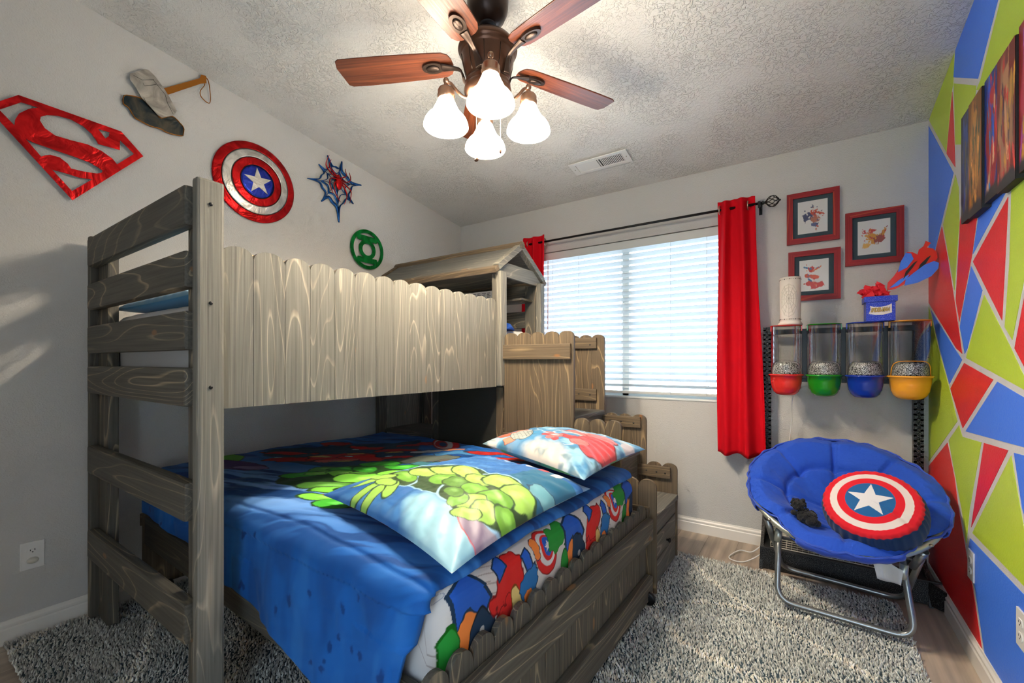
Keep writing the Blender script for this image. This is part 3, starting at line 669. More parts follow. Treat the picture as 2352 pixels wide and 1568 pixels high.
# ------------------------------------------------------------------ pictures
def frame(label, x0, x1, z0, z1, seed):
    fr = thing('picture_frame', label, 'picture', ((x0+x1)/2, YB, (z0+z1)/2), group='square framed prints on the back wall')
    w_, d = .032, .020; yb, yf = YB-.003, YB-.003-d
    for nm, poly, mt in (('frame_top', [(x0, z1), (x1, z1), (x1-w_, z1-w_), (x0+w_, z1-w_)], 'redwood'), ('frame_bottom', [(x0, z0), (x1, z0), (x1-w_, z0+w_), (x0+w_, z0+w_)], 'redwood'),
                         ('frame_side', [(x0, z0), (x0, z1), (x0+w_, z1-w_), (x0+w_, z0+w_)], 'redwoodz'), ('frame_side', [(x1, z0), (x1, z1), (x1-w_, z1-w_), (x1-w_, z0+w_)], 'redwoodz')):
        MB().prism(poly, d, basis((0, yb, 0), (1, 0, 0), (0, 0, 1), (0, -1, 0))).build(nm, mt, fr)
    MB().box(x0+w_-.002, x1-w_+.002, yb-.009, yb-.006, z0+w_-.002, z1-w_+.002).build('mat_board', 'matte', fr)
    m = .057; ax0, ax1, az0, az1 = x0+m, x1-m, z0+m, z1-m
    nu = nv = 110; xs_ = np.linspace(ax0, ax1, nu); zs_ = np.linspace(az0, az1, nv); XX, ZZ = np.meshgrid(xs_, zs_, indexing='ij')
    V = np.stack([XX, np.full_like(XX, yb-.0105), ZZ], -1).reshape(-1, 3)
    P = Paint((XX.ravel()-ax0)/(ax1-ax0), (ZZ.ravel()-az0)/(az1-az0), (.70, .69, .67)); rs = np.random.RandomState(seed)
    pal = {1: [(.55, .08, .04), (.06, .07, .16), (.45, .16, .10), (.10, .12, .25)], 2: [(.55, .05, .04), (.62, .28, .04), (.30, .06, .05), (.70, .40, .10)], 3: [(.55, .05, .04), (.06, .18, .36), (.70, .20, .06), (.60, .10, .05)]}[seed]
    cen = {1: [(.55, .62, .13, .10, 20), (.33, .52, .14, .17, 60), (.60, .42, .10, .14, 100), (.60, .25, .06, .12, 90), (.78, .58, .12, .035, -15), (.50, .80, .05, .03, 0)],
           2: [(.42, .68, .11, .09, 10), (.45, .48, .14, .17, 50), (.68, .45, .15, .12, 20), (.28, .28, .08, .12, 120), (.20, .68, .07, .06, 0), (.80, .62, .10, .05, 60)],
           3: [(.42, .68, .08, .10, 0), (.30, .74, .15, .03, -15), (.65, .72, .14, .03, 20), (.45, .46, .26, .06, -12), (.50, .20, .28, .12, 0), (.34, .38, .10, .035, -50)]}[seed]
    for j, (cx_, cy_, rx, ry, an) in enumerate(cen): P.blob(cx_, cy_, rx, ry, an, pal[j % 4], warp=.9, wf=4, soft=.15)
    for j in range(26): 
        cx_, cy_ = cen[j % len(cen)][:2]; P.blob(cx_+rs.randn()*.09, cy_+rs.randn()*.09, .012+.03*rs.rand(), .01+.02*rs.rand(), rs.rand()*180, pal[rs.randint(4)] if rs.rand() > .2 else (.7, .69, .67), warp=.6, soft=.1)
    MB().grid(V, nu, nv, flip=False).build('art_print', 'printc', fr, vcol=P.c)
    MB().box(x0+w_, x1-w_, yb-.0145, yb-.0135, z0+w_, z1-w_).build('glass', 'glaze', fr)
frame('red-framed square print nearest the curtain, upper of the two', -.095, .167, 1.900, 2.210, 1)
frame('red-framed square print nearest the painted wall, above the blue box', .193, .450, 1.733, 2.040, 2)
frame('red-framed square print nearest the curtain, half behind the cream lamp', -.087, .172, 1.550, 1.852, 3)

# stepped canvas panels on the painted wall
PAN = [(2.392, 2.520, 1.745, 2.180, .010), (2.240, 2.390, 1.733, 2.172, .017), (2.090, 2.238, 1.745, 2.180, .010), (1.938, 2.088, 1.733, 2.168, .017), (1.785, 1.936, 1.745, 2.185, .010)]
pal = [[(.012, .016, .05), (.03, .06, .25), (.03, .03, .035), (.10, .08, .05)], [(.45, .16, .02), (.55, .25, .05), (.10, .03, .015), (.04, .06, .03)], [(.015, .07, .45), (.45, .015, .02), (.02, .12, .30), (.55, .30, .16)], [(.40, .03, .02), (.50, .24, .12), (.07, .03, .05), (.45, .22, .03)], [(.60, .03, .03), (.65, .05, .10), (.30, .05, .25), (.65, .30, .05)]]
lab = ['narrow dark blue and black canvas, farthest of the stepped set', 'orange and gold canvas, second from the far end of the stepped set', 'blue and red canvas, third in the stepped set on the painted wall', 'dark red and brown canvas, second nearest of the stepped set', 'bright red canvas, nearest of the stepped set on the painted wall']
for j, (y0, y1, z0, z1, th) in enumerate(PAN):
    cv = thing('canvas_panel', lab[j], 'canvas print', (XR-.01, (y0+y1)/2, z0), group='stepped canvas panels on the painted wall')
    MB().box(XR-th-.008, XR-.0005, y0, y1, z0, z1, .001).build('stretcher', 'slot', cv)
    nu, nv = 60, 150; YY, ZZ = np.meshgrid(np.linspace(y1, y0, nu), np.linspace(z0, z1, nv), indexing='ij')
    V = np.stack([np.full_like(YY, XR-th-.0095), YY, ZZ], -1).reshape(-1, 3)
    u = (y1-YY.ravel())/(y1-y0); vv = (ZZ.ravel()-z0)/(z1-z0); p = pal[j]; rs = np.random.RandomState(20+j)
    P = Paint(u, vv, np.array(p[0])*.5)
    P.blob(.5, .45, .42, .55, 0, np.array(p[1])*.8, warp=.5, wf=6, soft=.3)
    for k in range(46): P.blob(.5+rs.randn()*.2, rs.rand()*.9+.03, .05+.13*rs.rand(), .015+.05*rs.rand(), 60+60*rs.rand(), np.array(p[rs.randint(4)])*(.8+1.1*rs.rand()), warp=.6, wf=5, soft=.2)
    P.blob(.52, .80, .16, .09, 0, np.array(p[1])*1.1, warp=.5, soft=.3); P.blob(.5, .03, .7, .08, 0, (.03, .03, .03), warp=.6, soft=.4)
    MB().grid(V, nu, nv, flip=True).build('canvas_face', 'printc', cv, vcol=P.c)

# outlets
def outlet(label, o, ux, nrm, plug=False):
    X = basis(o, ux, (0, 0, 1), nrm); r = thing('wall_outlet', label, 'outlet', o, group='white wall outlets')
    MB().box(-.036, .036, -.058, .058, 0, .006, .002, X=X).build('cover_plate', 'plate', r)
    for s_ in (1, -1):
        if plug and s_ < 0:
            pb = MB(); pb.sphere((0, -.021, .008), .019, 20, X=X, sc=(1, .72, .7)); pb.build('safety_cap', 'almond', r); continue
        f_ = MB(); f_.prism([(.0165*cos(2*pi*k/24), s_*.021+max(-.0125, min(.0125, .0165*sin(2*pi*k/24)))) for k in range(24)], .0025, X @ Matrix.Translation((0, 0, .0055))); fo = f_.build('receptacle', 'plate', r)
        q = MB(); q.box(-.008, -.0055, s_*.021-.001, s_*.021+.007, .0078, .0084, X=X); q.box(.0055, .008, s_*.021-.001, s_*.021+.006, .0078, .0084, X=X); q.lathe([(.0, .0084), (.0025, .0084), (.0025, .0078)], 10, X @ Matrix.Translation((0, s_*.021-.006, 0))); q.build('slots', 'slot', fo)
outlet('white outlet low on the grey left wall with an oval cap in its lower socket', (XL, .388, .345), (0, -1, 0), (1, 0, 0), True)
outlet('white outlet on the painted wall behind the round blue chair', (XR-.0012, 2.458, .368), (0, 1, 0), (-1, 0, 0))
outlet('white outlet on the painted wall cut by the right edge of the picture', (XR-.0012, 1.968, .360), (0, 1, 0), (-1, 0, 0))

# ------------------------------------------------------------------ loft bed
def picket(w, h, rise=.045, n=14):
    """board outline with a rounded, shouldered top; local x across, y up"""
    p = [(-w/2, 0), (w/2, 0), (w/2, h-rise)]
    for k in range(1, n):
        t = pi*k/n; p.append((w/2*cos(t)*(.985), h-rise+rise*sin(t)**.85))
    return p+[(-w/2, h-rise)]
FX = lambda x, y, z: basis((x, y, z), (0, 1, 0), (0, 0, 1), (1, 0, 0))        # faces +X
FY = lambda x, y, z: basis((x, y, z), (1, 0, 0), (0, 0, 1), (0, -1, 0))       # faces -Y
loft = thing('loft_bed', 'grey-stained wooden loft bed with picket side boards and a little gabled roof', 'loft bed', (-2.1, 1.6, 0))
def bar(nm, x0, x1, y0, y1, z0, z1, mt, root, b=.006):
    return MB().box(x0, x1, y0, y1, z0, z1, b).build(nm, mt, root)
# foot end: two built-up posts and six rails
bar('post', -1.560, -1.520, .550, .625, .03, 1.742, 'greyZ', loft, .008)
bar('post', -1.655, -1.561, .573, .611, .03, 1.735, 'darkZ', loft, .005)
bar('post', -2.685, -2.645, .545, .640, .03, 1.742, 'darkZ', loft, .006)
bar('post', -2.644, -2.505, .573, .611, .03, 1.735, 'darkZ', loft, .006)
for z0, z1 in ((1.599, 1.722), (1.408, 1.521), (1.2155, 1.336), (1.040, 1.161), (.688, .808), (.312, .436)):
    bar('rail', -2.635, -1.566, .533, .571, z0, z1, 'darkX', loft, .009)
for z in (1.665, 1.36, 1.10):
    q = MB(); q.sphere((-1.519, .586, z), .006, 10, sc=(.5, 1, 1)); q.build('screw', 'black', loft)
for z in (1.03, .98): pass
# side rails and platform
bar('side_rail', -1.600, -1.572, .612, 2.66, 1.035, 1.17, 'darkY', loft)
bar('side_rail', -2.640, -2.602, .612, 2.66, 1.035, 1.17, 'darkY', loft)
for k in range(12): bar('slat', -2.60, -1.60, .66+k*.165, .74+k*.165, 1.075, 1.093, 'darkX', loft, .002)
bar('guard_backing', -1.590, -1.569, .640, 2.125, 1.440, 1.547, 'pale', loft)
bar('guard_backing', -1.590, -1.569, .640, 2.125, 1.100, 1.180, 'brownY', loft)
yy = .628; ws = [.098, .108, .096, .104, .094, .106, .100, .096, .110, .098, .104, .096, .102, .094, .094]; k_ = (2.122-yy)/sum(ws)
for i, w_ in enumerate(ws):
    w_ *= k_; MB().prism(picket(w_-.0015, .531, .034), .018, FX(-1.568, yy+w_/2, 1.028)).build('picket', 'greyZ', loft); yy += w_
# entrance posts, head end
bar('post', -1.560, -1.520, 2.128, 2.190, 1.03, 1.731, 'greyZ', loft, .007)
bar('post', -1.600, -1.561, 2.140, 2.190, 1.03, 1.72, 'darkZ', loft, .006)
bar('post', -1.560, -1.520, 2.600, 2.655, .03, 1.725, 'greyZ', loft, .007)
bar('post', -1.665, -1.561, 2.622, 2.660, .03, 1.715, 'darkZ', loft, .006)
bar('post', -2.685, -2.645, 2.600, 2.68, .03, 1.725, 'darkZ', loft, .006)
bar('post', -2.685, -2.645, 2.128, 2.190, .03, 1.725, 'darkZ', loft, .006)
for z0, z1 in ((1.617, 1.740), (1.425, 1.545)): bar('rail', -2.64, -1.562, 2.668, 2.700, z0, z1, 'darkX', loft, .006)
# roof
RX0, RX1, RYM, RZ = -2.745, -1.535, 2.385, 1.928
for sgn, ye in ((-1, 2.105), (1, 2.690)):
    e = Vector((0, ye-RYM, 1.735-RZ)); L_ = e.length; e.normalize(); nrm = Vector((0, -sgn*e.z*-1, 0)); nrm = Vector((1, 0, 0)).cross(e)*(1 if sgn > 0 else -1)
    if nrm.z < 0: nrm = -nrm
    X = basis((RX0, RYM, RZ), (1, 0, 0), e, nrm) if Vector((1, 0, 0)).cross(e).dot(nrm) > 0 else basis((RX0, RYM, RZ), (1, 0, 0), e, nrm)
    W_r = RX1-RX0
    MB().box(.02, W_r-.035, .0, L_-.002, 0, .014, .002, X=X).build('roof_panel', 'slateX', loft)
    MB().box(0, W_r, L_-.028, L_+.012, -.016, .018, .004, X=X).build('eave_board', 'brownX', loft)
    MB().box(W_r-.042, W_r+.002, .005, L_-.03, -.014, .024, .003, X=X).build('gable_trim', 'greyY', loft)
    MB().box(-.002, .042, .005, L_-.03, -.004, .024, .003, X=X).build('gable_trim', 'brownY', loft)
MB().prism([(-.022, -.012), (.022, -.012), (.026, .012), (.012, .030), (-.012, .030), (-.026, .012)], RX1-RX0+.005, basis((RX0, RYM, RZ+.006), (0, 1, 0), (0, 0, 1), (1, 0, 0))).build('ridge_board', 'brownX', loft)
gp = [(2.150, 1.712), (2.645, 1.706), (2.660, 1.728), (2.555, 1.800), (2.250, 1.800), (2.135, 1.735)]
MB().prism(gp, .018, basis((RX1-.035, 0, 0), (0, 1, 0), (0, 0, 1), (1, 0, 0))).build('gable_board', 'greyY', loft)
MB().prism(gp, .018, basis((RX0+.03, 0, 0), (0, 1, 0), (0, 0, 1), (1, 0, 0))).build('gable_board', 'darkY', loft)
bar('roof_shelf', -2.70, -1.60, 2.48, 2.665, 1.60, 1.615, 'darkX', loft, .002)
# head-end panels below the deck
MB().box(-2.11, -1.56, 2.196, 2.212, .10, 1.03, .002).build('back_panel', 'darkply', loft)
bar('panel_stile', -2.15, -2.10, 2.186, 2.214, .10, 1.03, 'darkZ', loft, .003)
bar('panel_stile', -1.600, -1.545, 2.186, 2.214, .10, 1.02, 'brownZ', loft, .003)
MB().box(-2.715, -2.700, 2.19, 2.66, .66, 1.03, .002).build('alcove_panel', 'greyZ', loft)
bar('alcove_shelf', -2.70, -2.15, 2.20, 2.60, .645, .663, 'slateX', loft, .003)
bar('alcove_stile', -2.70, -2.66, 2.19, 2.215, .55, 1.03, 'darkZ', loft, .003)

# upper bed: mattress, pillow, folded blanket, boxes
def softbox(nm, mats, root, x0, x1, y0, y1, z0, z1, r=.05, n=24, paint=None, wob=.0, ny=60, org=None, nz=None):
    """upholstered block: rounded section in xz swept along y with rounded ends"""
    sec = []; q = n
    for (cx_, cz_, a0) in ((x1-r, z0+r, -90), (x1-r, z1-r, 0), (x0+r, z1-r, 90), (x0+r, z0+r, 180)):
        for k in range(7): a = radians(a0+90*k/6); sec.append((cx_+r*cos(a), cz_+r*sin(a)))
    # resample evenly
    P = np.array(sec+[sec[0]]); d = np.r_[0, np.cumsum(np.hypot(*np.diff(P, axis=0).T))]; t = np.linspace(0, d[-1], n+1)[:-1] if n < 200 else np.r_[np.linspace(0, .50, n-60, endpoint=False), np.linspace(.50, d[-1], 61)[:-1]]
    S = np.stack([np.interp(t, d, P[:, 0]), np.interp(t, d, P[:, 1])], 1); cx_, cz_ = (x0+x1)/2, (z0+z1)/2
    V = []
    for j in range(ny):
        u = j/(ny-1); y = y0+(y1-y0)*u; e = min(y-y0, y1-y); ins = 0 if e >= r else r-sqrt(max(0, r*r-(r-e)**2))
        sx = 1-ins/((x1-x0)/2); sz = 1-ins/((z1-z0)/2)
        V.append(np.stack([cx_+(S[:, 0]-cx_)*sx, np.full(n, y), cz_+(S[:, 1]-cz_)*sz], 1))
    V = np.array(V)  # ny, n, 3
    if wob:
        w_ = (fbm(V[..., 0].ravel()*9+V[..., 2].ravel()*7, V[..., 1].ravel()*9, 3)-.5).reshape(V.shape[:2]); V[..., 2] += w_*wob; V[..., 0] += w_*wob
    b = MB(); f = []
    for j in range(ny-1):
        for k in range(n): f.append((j*n+k, j*n+(k+1) % n, (j+1)*n+(k+1) % n, (j+1)*n+k))
    f.append(tuple(range(n-1, -1, -1))); f.append(tuple((ny-1)*n+k for k in range(n)))
    Vf = V.reshape(-1, 3); b.add([tuple(p) for p in Vf], f, 0, True)
    vc = paint(Vf) if paint is not None else None
    return b.build(nm, mats, root, org=org, vcol=vc)
def comic_print(Vf, sx=None, seed=4):
    """white sheet with thin line work and scattered flat red, blue and black shapes"""
    a = Vf[:, 0]*.8+Vf[:, 1]; b = Vf[:, 2]+.5*Vf[:, 0]
    P = Paint(a, b, (.66, .65, .64)); rs = np.random.RandomState(seed)
    for k in range(60):
        c = [(.55, .02, .02), (.02, .02, .03), (.03, .12, .4), (.5, .02, .02)][rs.randint(4)]
        P.blob(a.min()+(a.max()-a.min())*rs.rand(), b.min()+(b.max()-b.min())*rs.rand(), .012+.03*rs.rand(), .01+.02*rs.rand(), rs.rand()*180, c, warp=1.1, wf=3, soft=.1)
    return P.c
um = softbox('mattress', 'print', None, -2.62, -1.610, .618, 2.60, 1.097, 1.388, .05, 90, comic_print, .01, 200, org=(-2.1, 1.6, 1.1))
tag(um, 'upper bunk mattress in a white sheet with red, blue and black print', 'mattress')
def pillow(nm, label, cat, cor, base, h, top=None, bot=None, mats=None, n=110, lift=None, group=None, droop=.0, wr=.006, seed=1, thick_bot=.35):
    """cor: four corners (x,y) a(0,0) b(1,0) c(1,1) d(0,1)"""
    C = [np.array(c_) for c_ in cor]; u, v = np.meshgrid(np.linspace(-1, 1, n), np.linspace(-1, 1, n), indexing='ij'); s, t = (u+1)/2, (v+1)/2
    # pinch the edges inward between the pointed corners
    pin = .045; U = s+pin*(1-v**2)*(-u)*.9; T = t+pin*(1-u**2)*(-v)*.9
    X_ = sum(w_[..., None]*c_ for w_, c_ in zip(((1-U)*(1-T), U*(1-T), U*T, (1-U)*T), C))
    pf = (np.clip(1-np.abs(u)**2.6, 0, 1)*np.clip(1-np.abs(v)**2.6, 0, 1))**.52
    wri = (fbm(u.ravel()*4+seed, v.ravel()*4, 4)-.5).reshape(u.shape)*wr*2
    edge = np.maximum(np.abs(u), np.abs(v)); pl = np.sin(np.arctan2(v, u)*34+seed)*.0035*np.clip((edge-.55)/.45, 0, 1)*np.clip((1-edge)/.06, 0, 1)
    lz = 0 if lift is None else sum(w_*l for w_, l in zip(((1-U)*(1-T), U*(1-T), U*T, (1-U)*T), lift))
    zt = base+lz+h*pf+wri*pf+pl; zb = base+lz-h*thick_bot*pf+.001
    Vt = np.stack([X_[..., 0], X_[..., 1], zt], -1).reshape(-1, 3); Vb = np.stack([X_[..., 0], X_[..., 1], zb], -1).reshape(-1, 3)
    b = MB(); b.grid(Vt, n, n, flip=True); b.grid(Vb, n, n, flip=False)
    vc = None
    if top is not None: vc = np.vstack([top(u.ravel(), v.ravel()), bot(u.ravel(), v.ravel())])
    o = b.build(nm, mats or 'printp', None, org=(float(Vt[:, 0].mean()), float(Vt[:, 1].mean()), base), vcol=vc)
    return tag(o, label, cat, group)
pillow('pillow', 'sky blue satin pillow at the foot of the upper bunk', 'pillow', [(-2.66, .620), (-1.60, .620), (-1.60, 1.08), (-2.60, 1.08)], 1.418, .062, mats='bluesat', wr=.012, seed=9, n=70, thick_bot=.5)
b = MB(); nu, nv = 70, 50; V = []
for i in range(nu):
    for k in range(nv):
        u, v = i/(nu-1)*2-1, k/(nv-1)*2-1; hgt = max(0, (1-abs(u)**2.5)*(1-abs(v)**2.5))**.5
        V.append((-1.78+.17*u*(1+.1*sin(4*v)), 2.28+.15*v, 1.392+hgt*(.075+.03*sin(5*u+3*v)+.02*sin(11*v-4*u))))
b.grid(np.array(V), nu, nv, flip=True); o = b.build('folded_blanket', 'bluefl', org=(-1.78, 2.28, 1.392)); solid(o, .01, 1)
tag(o, 'crumpled blue blanket on the upper bunk beside the stair entrance', 'blanket')
bx = thing('game_box', 'long flat white printed box lying on the shelf under the small roof', 'box', (-2.07, 2.57, 1.616))
MB().box(-2.30, -1.84, 2.50, 2.64, 1.616, 1.690, .002).build('carton', 'paper', bx)
lb = MB()
for r_ in range(5):
    for c_ in range(9): lb.box(-2.27+c_*.045, -2.27+c_*.045+.02+.018*((r_*7+c_*3) % 5)/5, 2.4985, 2.4998, 1.630+r_*.011, 1.6335+r_*.011)
lb.build('small_print', 'ink', bx)

# ------------------------------------------------------------------ storage staircase
st = thing('storage_staircase', 'brown-stained staircase with picket side panels and drawer between the bed and window', 'staircase', (-1.05, 2.42, 0))
def stair_panel(y, face, mt, hs, xs_, zb=.035):
    """hs: heights for the runs, xs_: run limits and picket counts"""
    i = 0
    for (x0, x1, n), top in zip(xs_, hs):
        w_ = (x1-x0)/n
        for k in range(n):
            MB().prism(picket(w_-.0015, top-zb, .036), .018, FY(x0+w_*(k+.5), y, zb)).build('picket', mt, st)
XS = ((-1.523, -1.055, 5), (-1.053, -.785, 3), (-.783, -.608, 2))
stair_panel(2.182, -1, 'brownZ', (1.352, .872, .592), XS)
stair_panel(2.678, -1, 'brownZ', (1.357, .852, .572), ((-1.523, -1.079, 5), (-1.077, -.808, 3), (-.806, -.626, 2)))
for x0, x1, z0, z1 in ((-1.520, -1.068, 1.192, 1.280), (-1.520, -.795, .672, .752), (-.80, -.64, .40, .46)): bar('batten', x0, x1, 2.144, 2.163, z0, z1, 'brownX', st, .005)
bar('batten', -1.05, -.80, 2.144, 2.163, .70, .755, 'brownX', st, .004)
for x0, x1, z0, z1 in ((-1.50, -1.127, 1.265, 1.337), (-1.50, -1.127, .922, 1.000), (-1.10, -.838, .772, .838), (-.86, -.661, .484, .553)): bar('batten', x0, x1, 2.641, 2.659, z0, z1, 'brownX', st, .005)
for x, z in ((-1.28, 1.31), (-1.17, 1.29), (-1.25, .965), (-1.17, .962), (-1.03, .805), (-.96, .803), (-.88, .80), (-.80, .52), (-.74, .518), (-.69, .516)):
    MB().lathe([(0, .002), (.005, .002), (.005, -.002)], 10, basis((x, 2.6405, z), (1, 0, 0), (0, 0, 1), (0, -1, 0))).build('screw_hole', 'slot', st)
for z, xf, xb in ((.405, -.626, -.88), (.640, -.850, -1.11), (.870, -1.078, -1.34), (1.085, -1.300, -1.53)):
    bar('tread', xb, xf+.012, 2.184, 2.638, z-.028, z, 'slateY', st, .006)
    bar('riser', xf-.020, xf-.004, 2.184, 2.638, z-.225 if z > .5 else .30, z-.029, 'slateY', st, .002)
dr = bar('drawer', -.662, -.630, 2.186, 2.640, .165, .290, 'slateY', st, .003)
bar('drawer_front_lower', -.662, -.630, 2.186, 2.640, .040, .158, 'slateY', st, .003)
k_ = MB(); k_.lathe([(.0, .026), (.009, .025), (.013, .020), (.012, .014), (.006, .010), (.005, 0), (.009, -.001)], 16, basis((-.630, 2.44, .205), (0, 1, 0), (0, 0, 1), (1, 0, 0))); k_.build('knob', 'black', dr)

# ------------------------------------------------------------------ lower full bed, turned a degree and a half
RB = radians(-1.5)
BO = Vector((-.604, 2.12, 0))
bed = thing('full_bed', 'low dark wooden bed on casters with a picket footboard, under the loft', 'bed', BO, RB)
def lb_(nm, x0, x1, y0, y1, z0, z1, mt, b=.006): return MB().box(x0, x1, y0, y1, z0, z1, b).build(nm, mt, bed, local=True)
lb_('footboard_rail', -.036, 0, -1.47, -.010, .322, .424, 'darkY', .008)
lb_('footboard_base', -.040, -.002, -1.47, -.010, .052, .150, 'darkY', .008)
n = 17; w_ = 1.45/n
for k in range(n):
    MB().prism(picket(w_-.002, .425, .048), .018, basis((-.056, -1.462+w_*(k+.5), .062), (0, 1, 0), (0, 0, 1), (1, 0, 0))).build('picket', 'darkZ', bed, local=True)
lb_('side_rail', -2.06, -.058, -1.422, -1.384, .278, .408, 'darkX', .006)
lb_('side_rail', -2.06, -.058, -.060, -.022, .278, .408, 'darkX', .006)
lb_('support_board', -2.06, -.058, -1.380, -.064, .262, .290, 'darkply', .002)
lb_('centre_beam', -2.0, -.3, -.75, -.70, .08, .26, 'darkX', .003)
for k in range(16): MB().prism(picket(.087, .46-.06, .045), .018, basis((-2.085, -1.425+.0885*(k+.5), .055), (0, 1, 0), (0, 0, 1), (1, 0, 0))).build('headboard_picket', 'brownZ', bed, local=True)
lb_('headboard_batten', -2.10, -2.086, -1.43, -.02, .365, .425, 'brownY', .003)
for x, y in ((-.020, -.075), (-.020, -1.35), (-2.0, -.10), (-2.0, -1.34)):
    c_ = MB(); Xc = basis((x+.018, y, .068), (1, 0, 0), (0, 0, 1), (0, -1, 0)); c_.lathe([(.0, -.010), (.022, -.010), (.030, -.007), (.030, .007), (.022, .010), (0, .010)], 24, Xc)
    c_.box(x-.008, x+.022, y-.014, y+.014, .062, .085, .003); c_.build('caster', 'black', bed, local=True)
Rb = Matrix.Translation(BO) @ Matrix.Rotation(RB, 4, 'Z')
def bw(V):
    c, s_ = cos(RB), sin(RB); V = np.array(V); return np.stack([BO.x+V[:, 0]*c-V[:, 1]*s_, BO.y+V[:, 0]*s_+V[:, 1]*c, V[:, 2]], 1)
def place(o, base):
    """give a mesh built in the bed's frame that frame as its transform"""
    o.matrix_world = Rb; return o
RED, BLU, GRN, ORG_, NAV, YEL, WHT = (.62, .015, .012), (.015, .10, .48), (.015, .26, .03), (.80, .22, .04), (.008, .03, .07), (.70, .52, .18), (.66, .64, .63)
def sheet_print(Vall):
    msk = (Vall[:, 0] > -.22); out = np.tile(np.array((.60, .57, .54)), (len(Vall), 1)); out[msk] = _sheet(Vall[msk]); return out
def _sheet(V):
    a = V[:, 1]; b = np.where(V[:, 2] > .59, V[:, 2]+(-.07-V[:, 0]), V[:, 2]); b = np.where(V[:, 0] < -.5, V[:, 2]+.3*V[:, 0], b)
    P = Paint(a, b, (.60, .57, .54))
    wv = np.sin((b+.02*np.sin(a*16))*230); P.mixc(((wv > .86) & (fbm(a*5, b*5, 2) > .45)).astype(float)*.7, (.30, .24, .22))
    ln = np.abs(fbm(a*22, b*22, 2)-.5); P.mixc(((ln < .012) & (fbm(a*4+9, b*4, 2) > .5)).astype(float)*.7, (.12, .14, .25))
    rs = np.random.RandomState(11); y0 = -1.36
    for rep in range(3):
        o = y0+rep*.56
        # flat, unrelated shapes: capes of colour, bars, chevrons and rings
        P.poly([(o+.02, .62), (o+.09, .66), (o+.17, .55), (o+.13, .50), (o+.08, .56), (o+.04, .48)], BLU, NAV, .007)
        P.blob(o+.085, .47, .045, .075, 10, ORG_, NAV, .1, .5); P.blob(o+.02, .46, .022, .07, 0, GRN, (.0, .1, .0), .15, .5)
        P.blob(o+.14, .42, .055, .14, 12, NAV, (.0, .0, .0), .05, .4)
        for q in range(3): P.blob(o+.13+.02*q, .48-.05*q, .010, .012, 0, (.5, .5, .5), NAV, .3, .1)
        P.blob(o+.25, .55, .065, .085, -10, RED, (.2, 0, 0), .08, .6); P.blob(o+.24, .44, .06, .06, 30, RED, (.2, 0, 0), .08, .7); P.blob(o+.30, .46, .02, .06, 15, YEL, (.2, .05, 0), .15, .4)
        P.poly([(o+.19, .62), (o+.23, .66), (o+.25, .60), (o+.21, .57)], BLU, NAV, .004); P.poly([(o+.32, .60), (o+.36, .52), (o+.30, .44), (o+.33, .42), (o+.39, .52), (o+.35, .62)], BLU, NAV, .004)
        P.blob(o+.36, .50, .045, .05, 0, (.02, .16, .42), NAV, .1, .5); P.blob(o+.35, .47, .022, .018, 30, ORG_, NAV, .1, .4); P.blob(o+.37, .41, .05, .03, -20, RED, NAV, .1, .6)
        P.blob(o+.46, .575, .060, .085, 28, RED, (.2, 0, 0), .05, .12); P.blob(o+.462, .578, .045, .068, 28, WHT, None, 0, .1); P.blob(o+.464, .58, .032, .052, 28, RED, None, 0, .1); P.blob(o+.466, .583, .022, .038, 28, BLU, None, 0, .1)
        P.poly([(p[0], p[1]) for p in star_pts(o+.467, .583, .020, 100)], WHT)
        P.blob(o+.40, .60, .02, .035, 20, ORG_, NAV, .12, .5); P.blob(o+.535, .60, .05, .05, 0, GRN, (.0, .10, .0), .08, .8)
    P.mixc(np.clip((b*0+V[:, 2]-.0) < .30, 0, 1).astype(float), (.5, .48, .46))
    return P.c
mt_ = softbox('mattress', 'print', None, -2.03, -.064, -1.372, -.075, .292, .632, .055, 340, sheet_print, .012, 760)
place(mt_, None); tag(mt_, 'thick lower mattress in a white sheet printed with bright red, blue and green shapes', 'mattress')

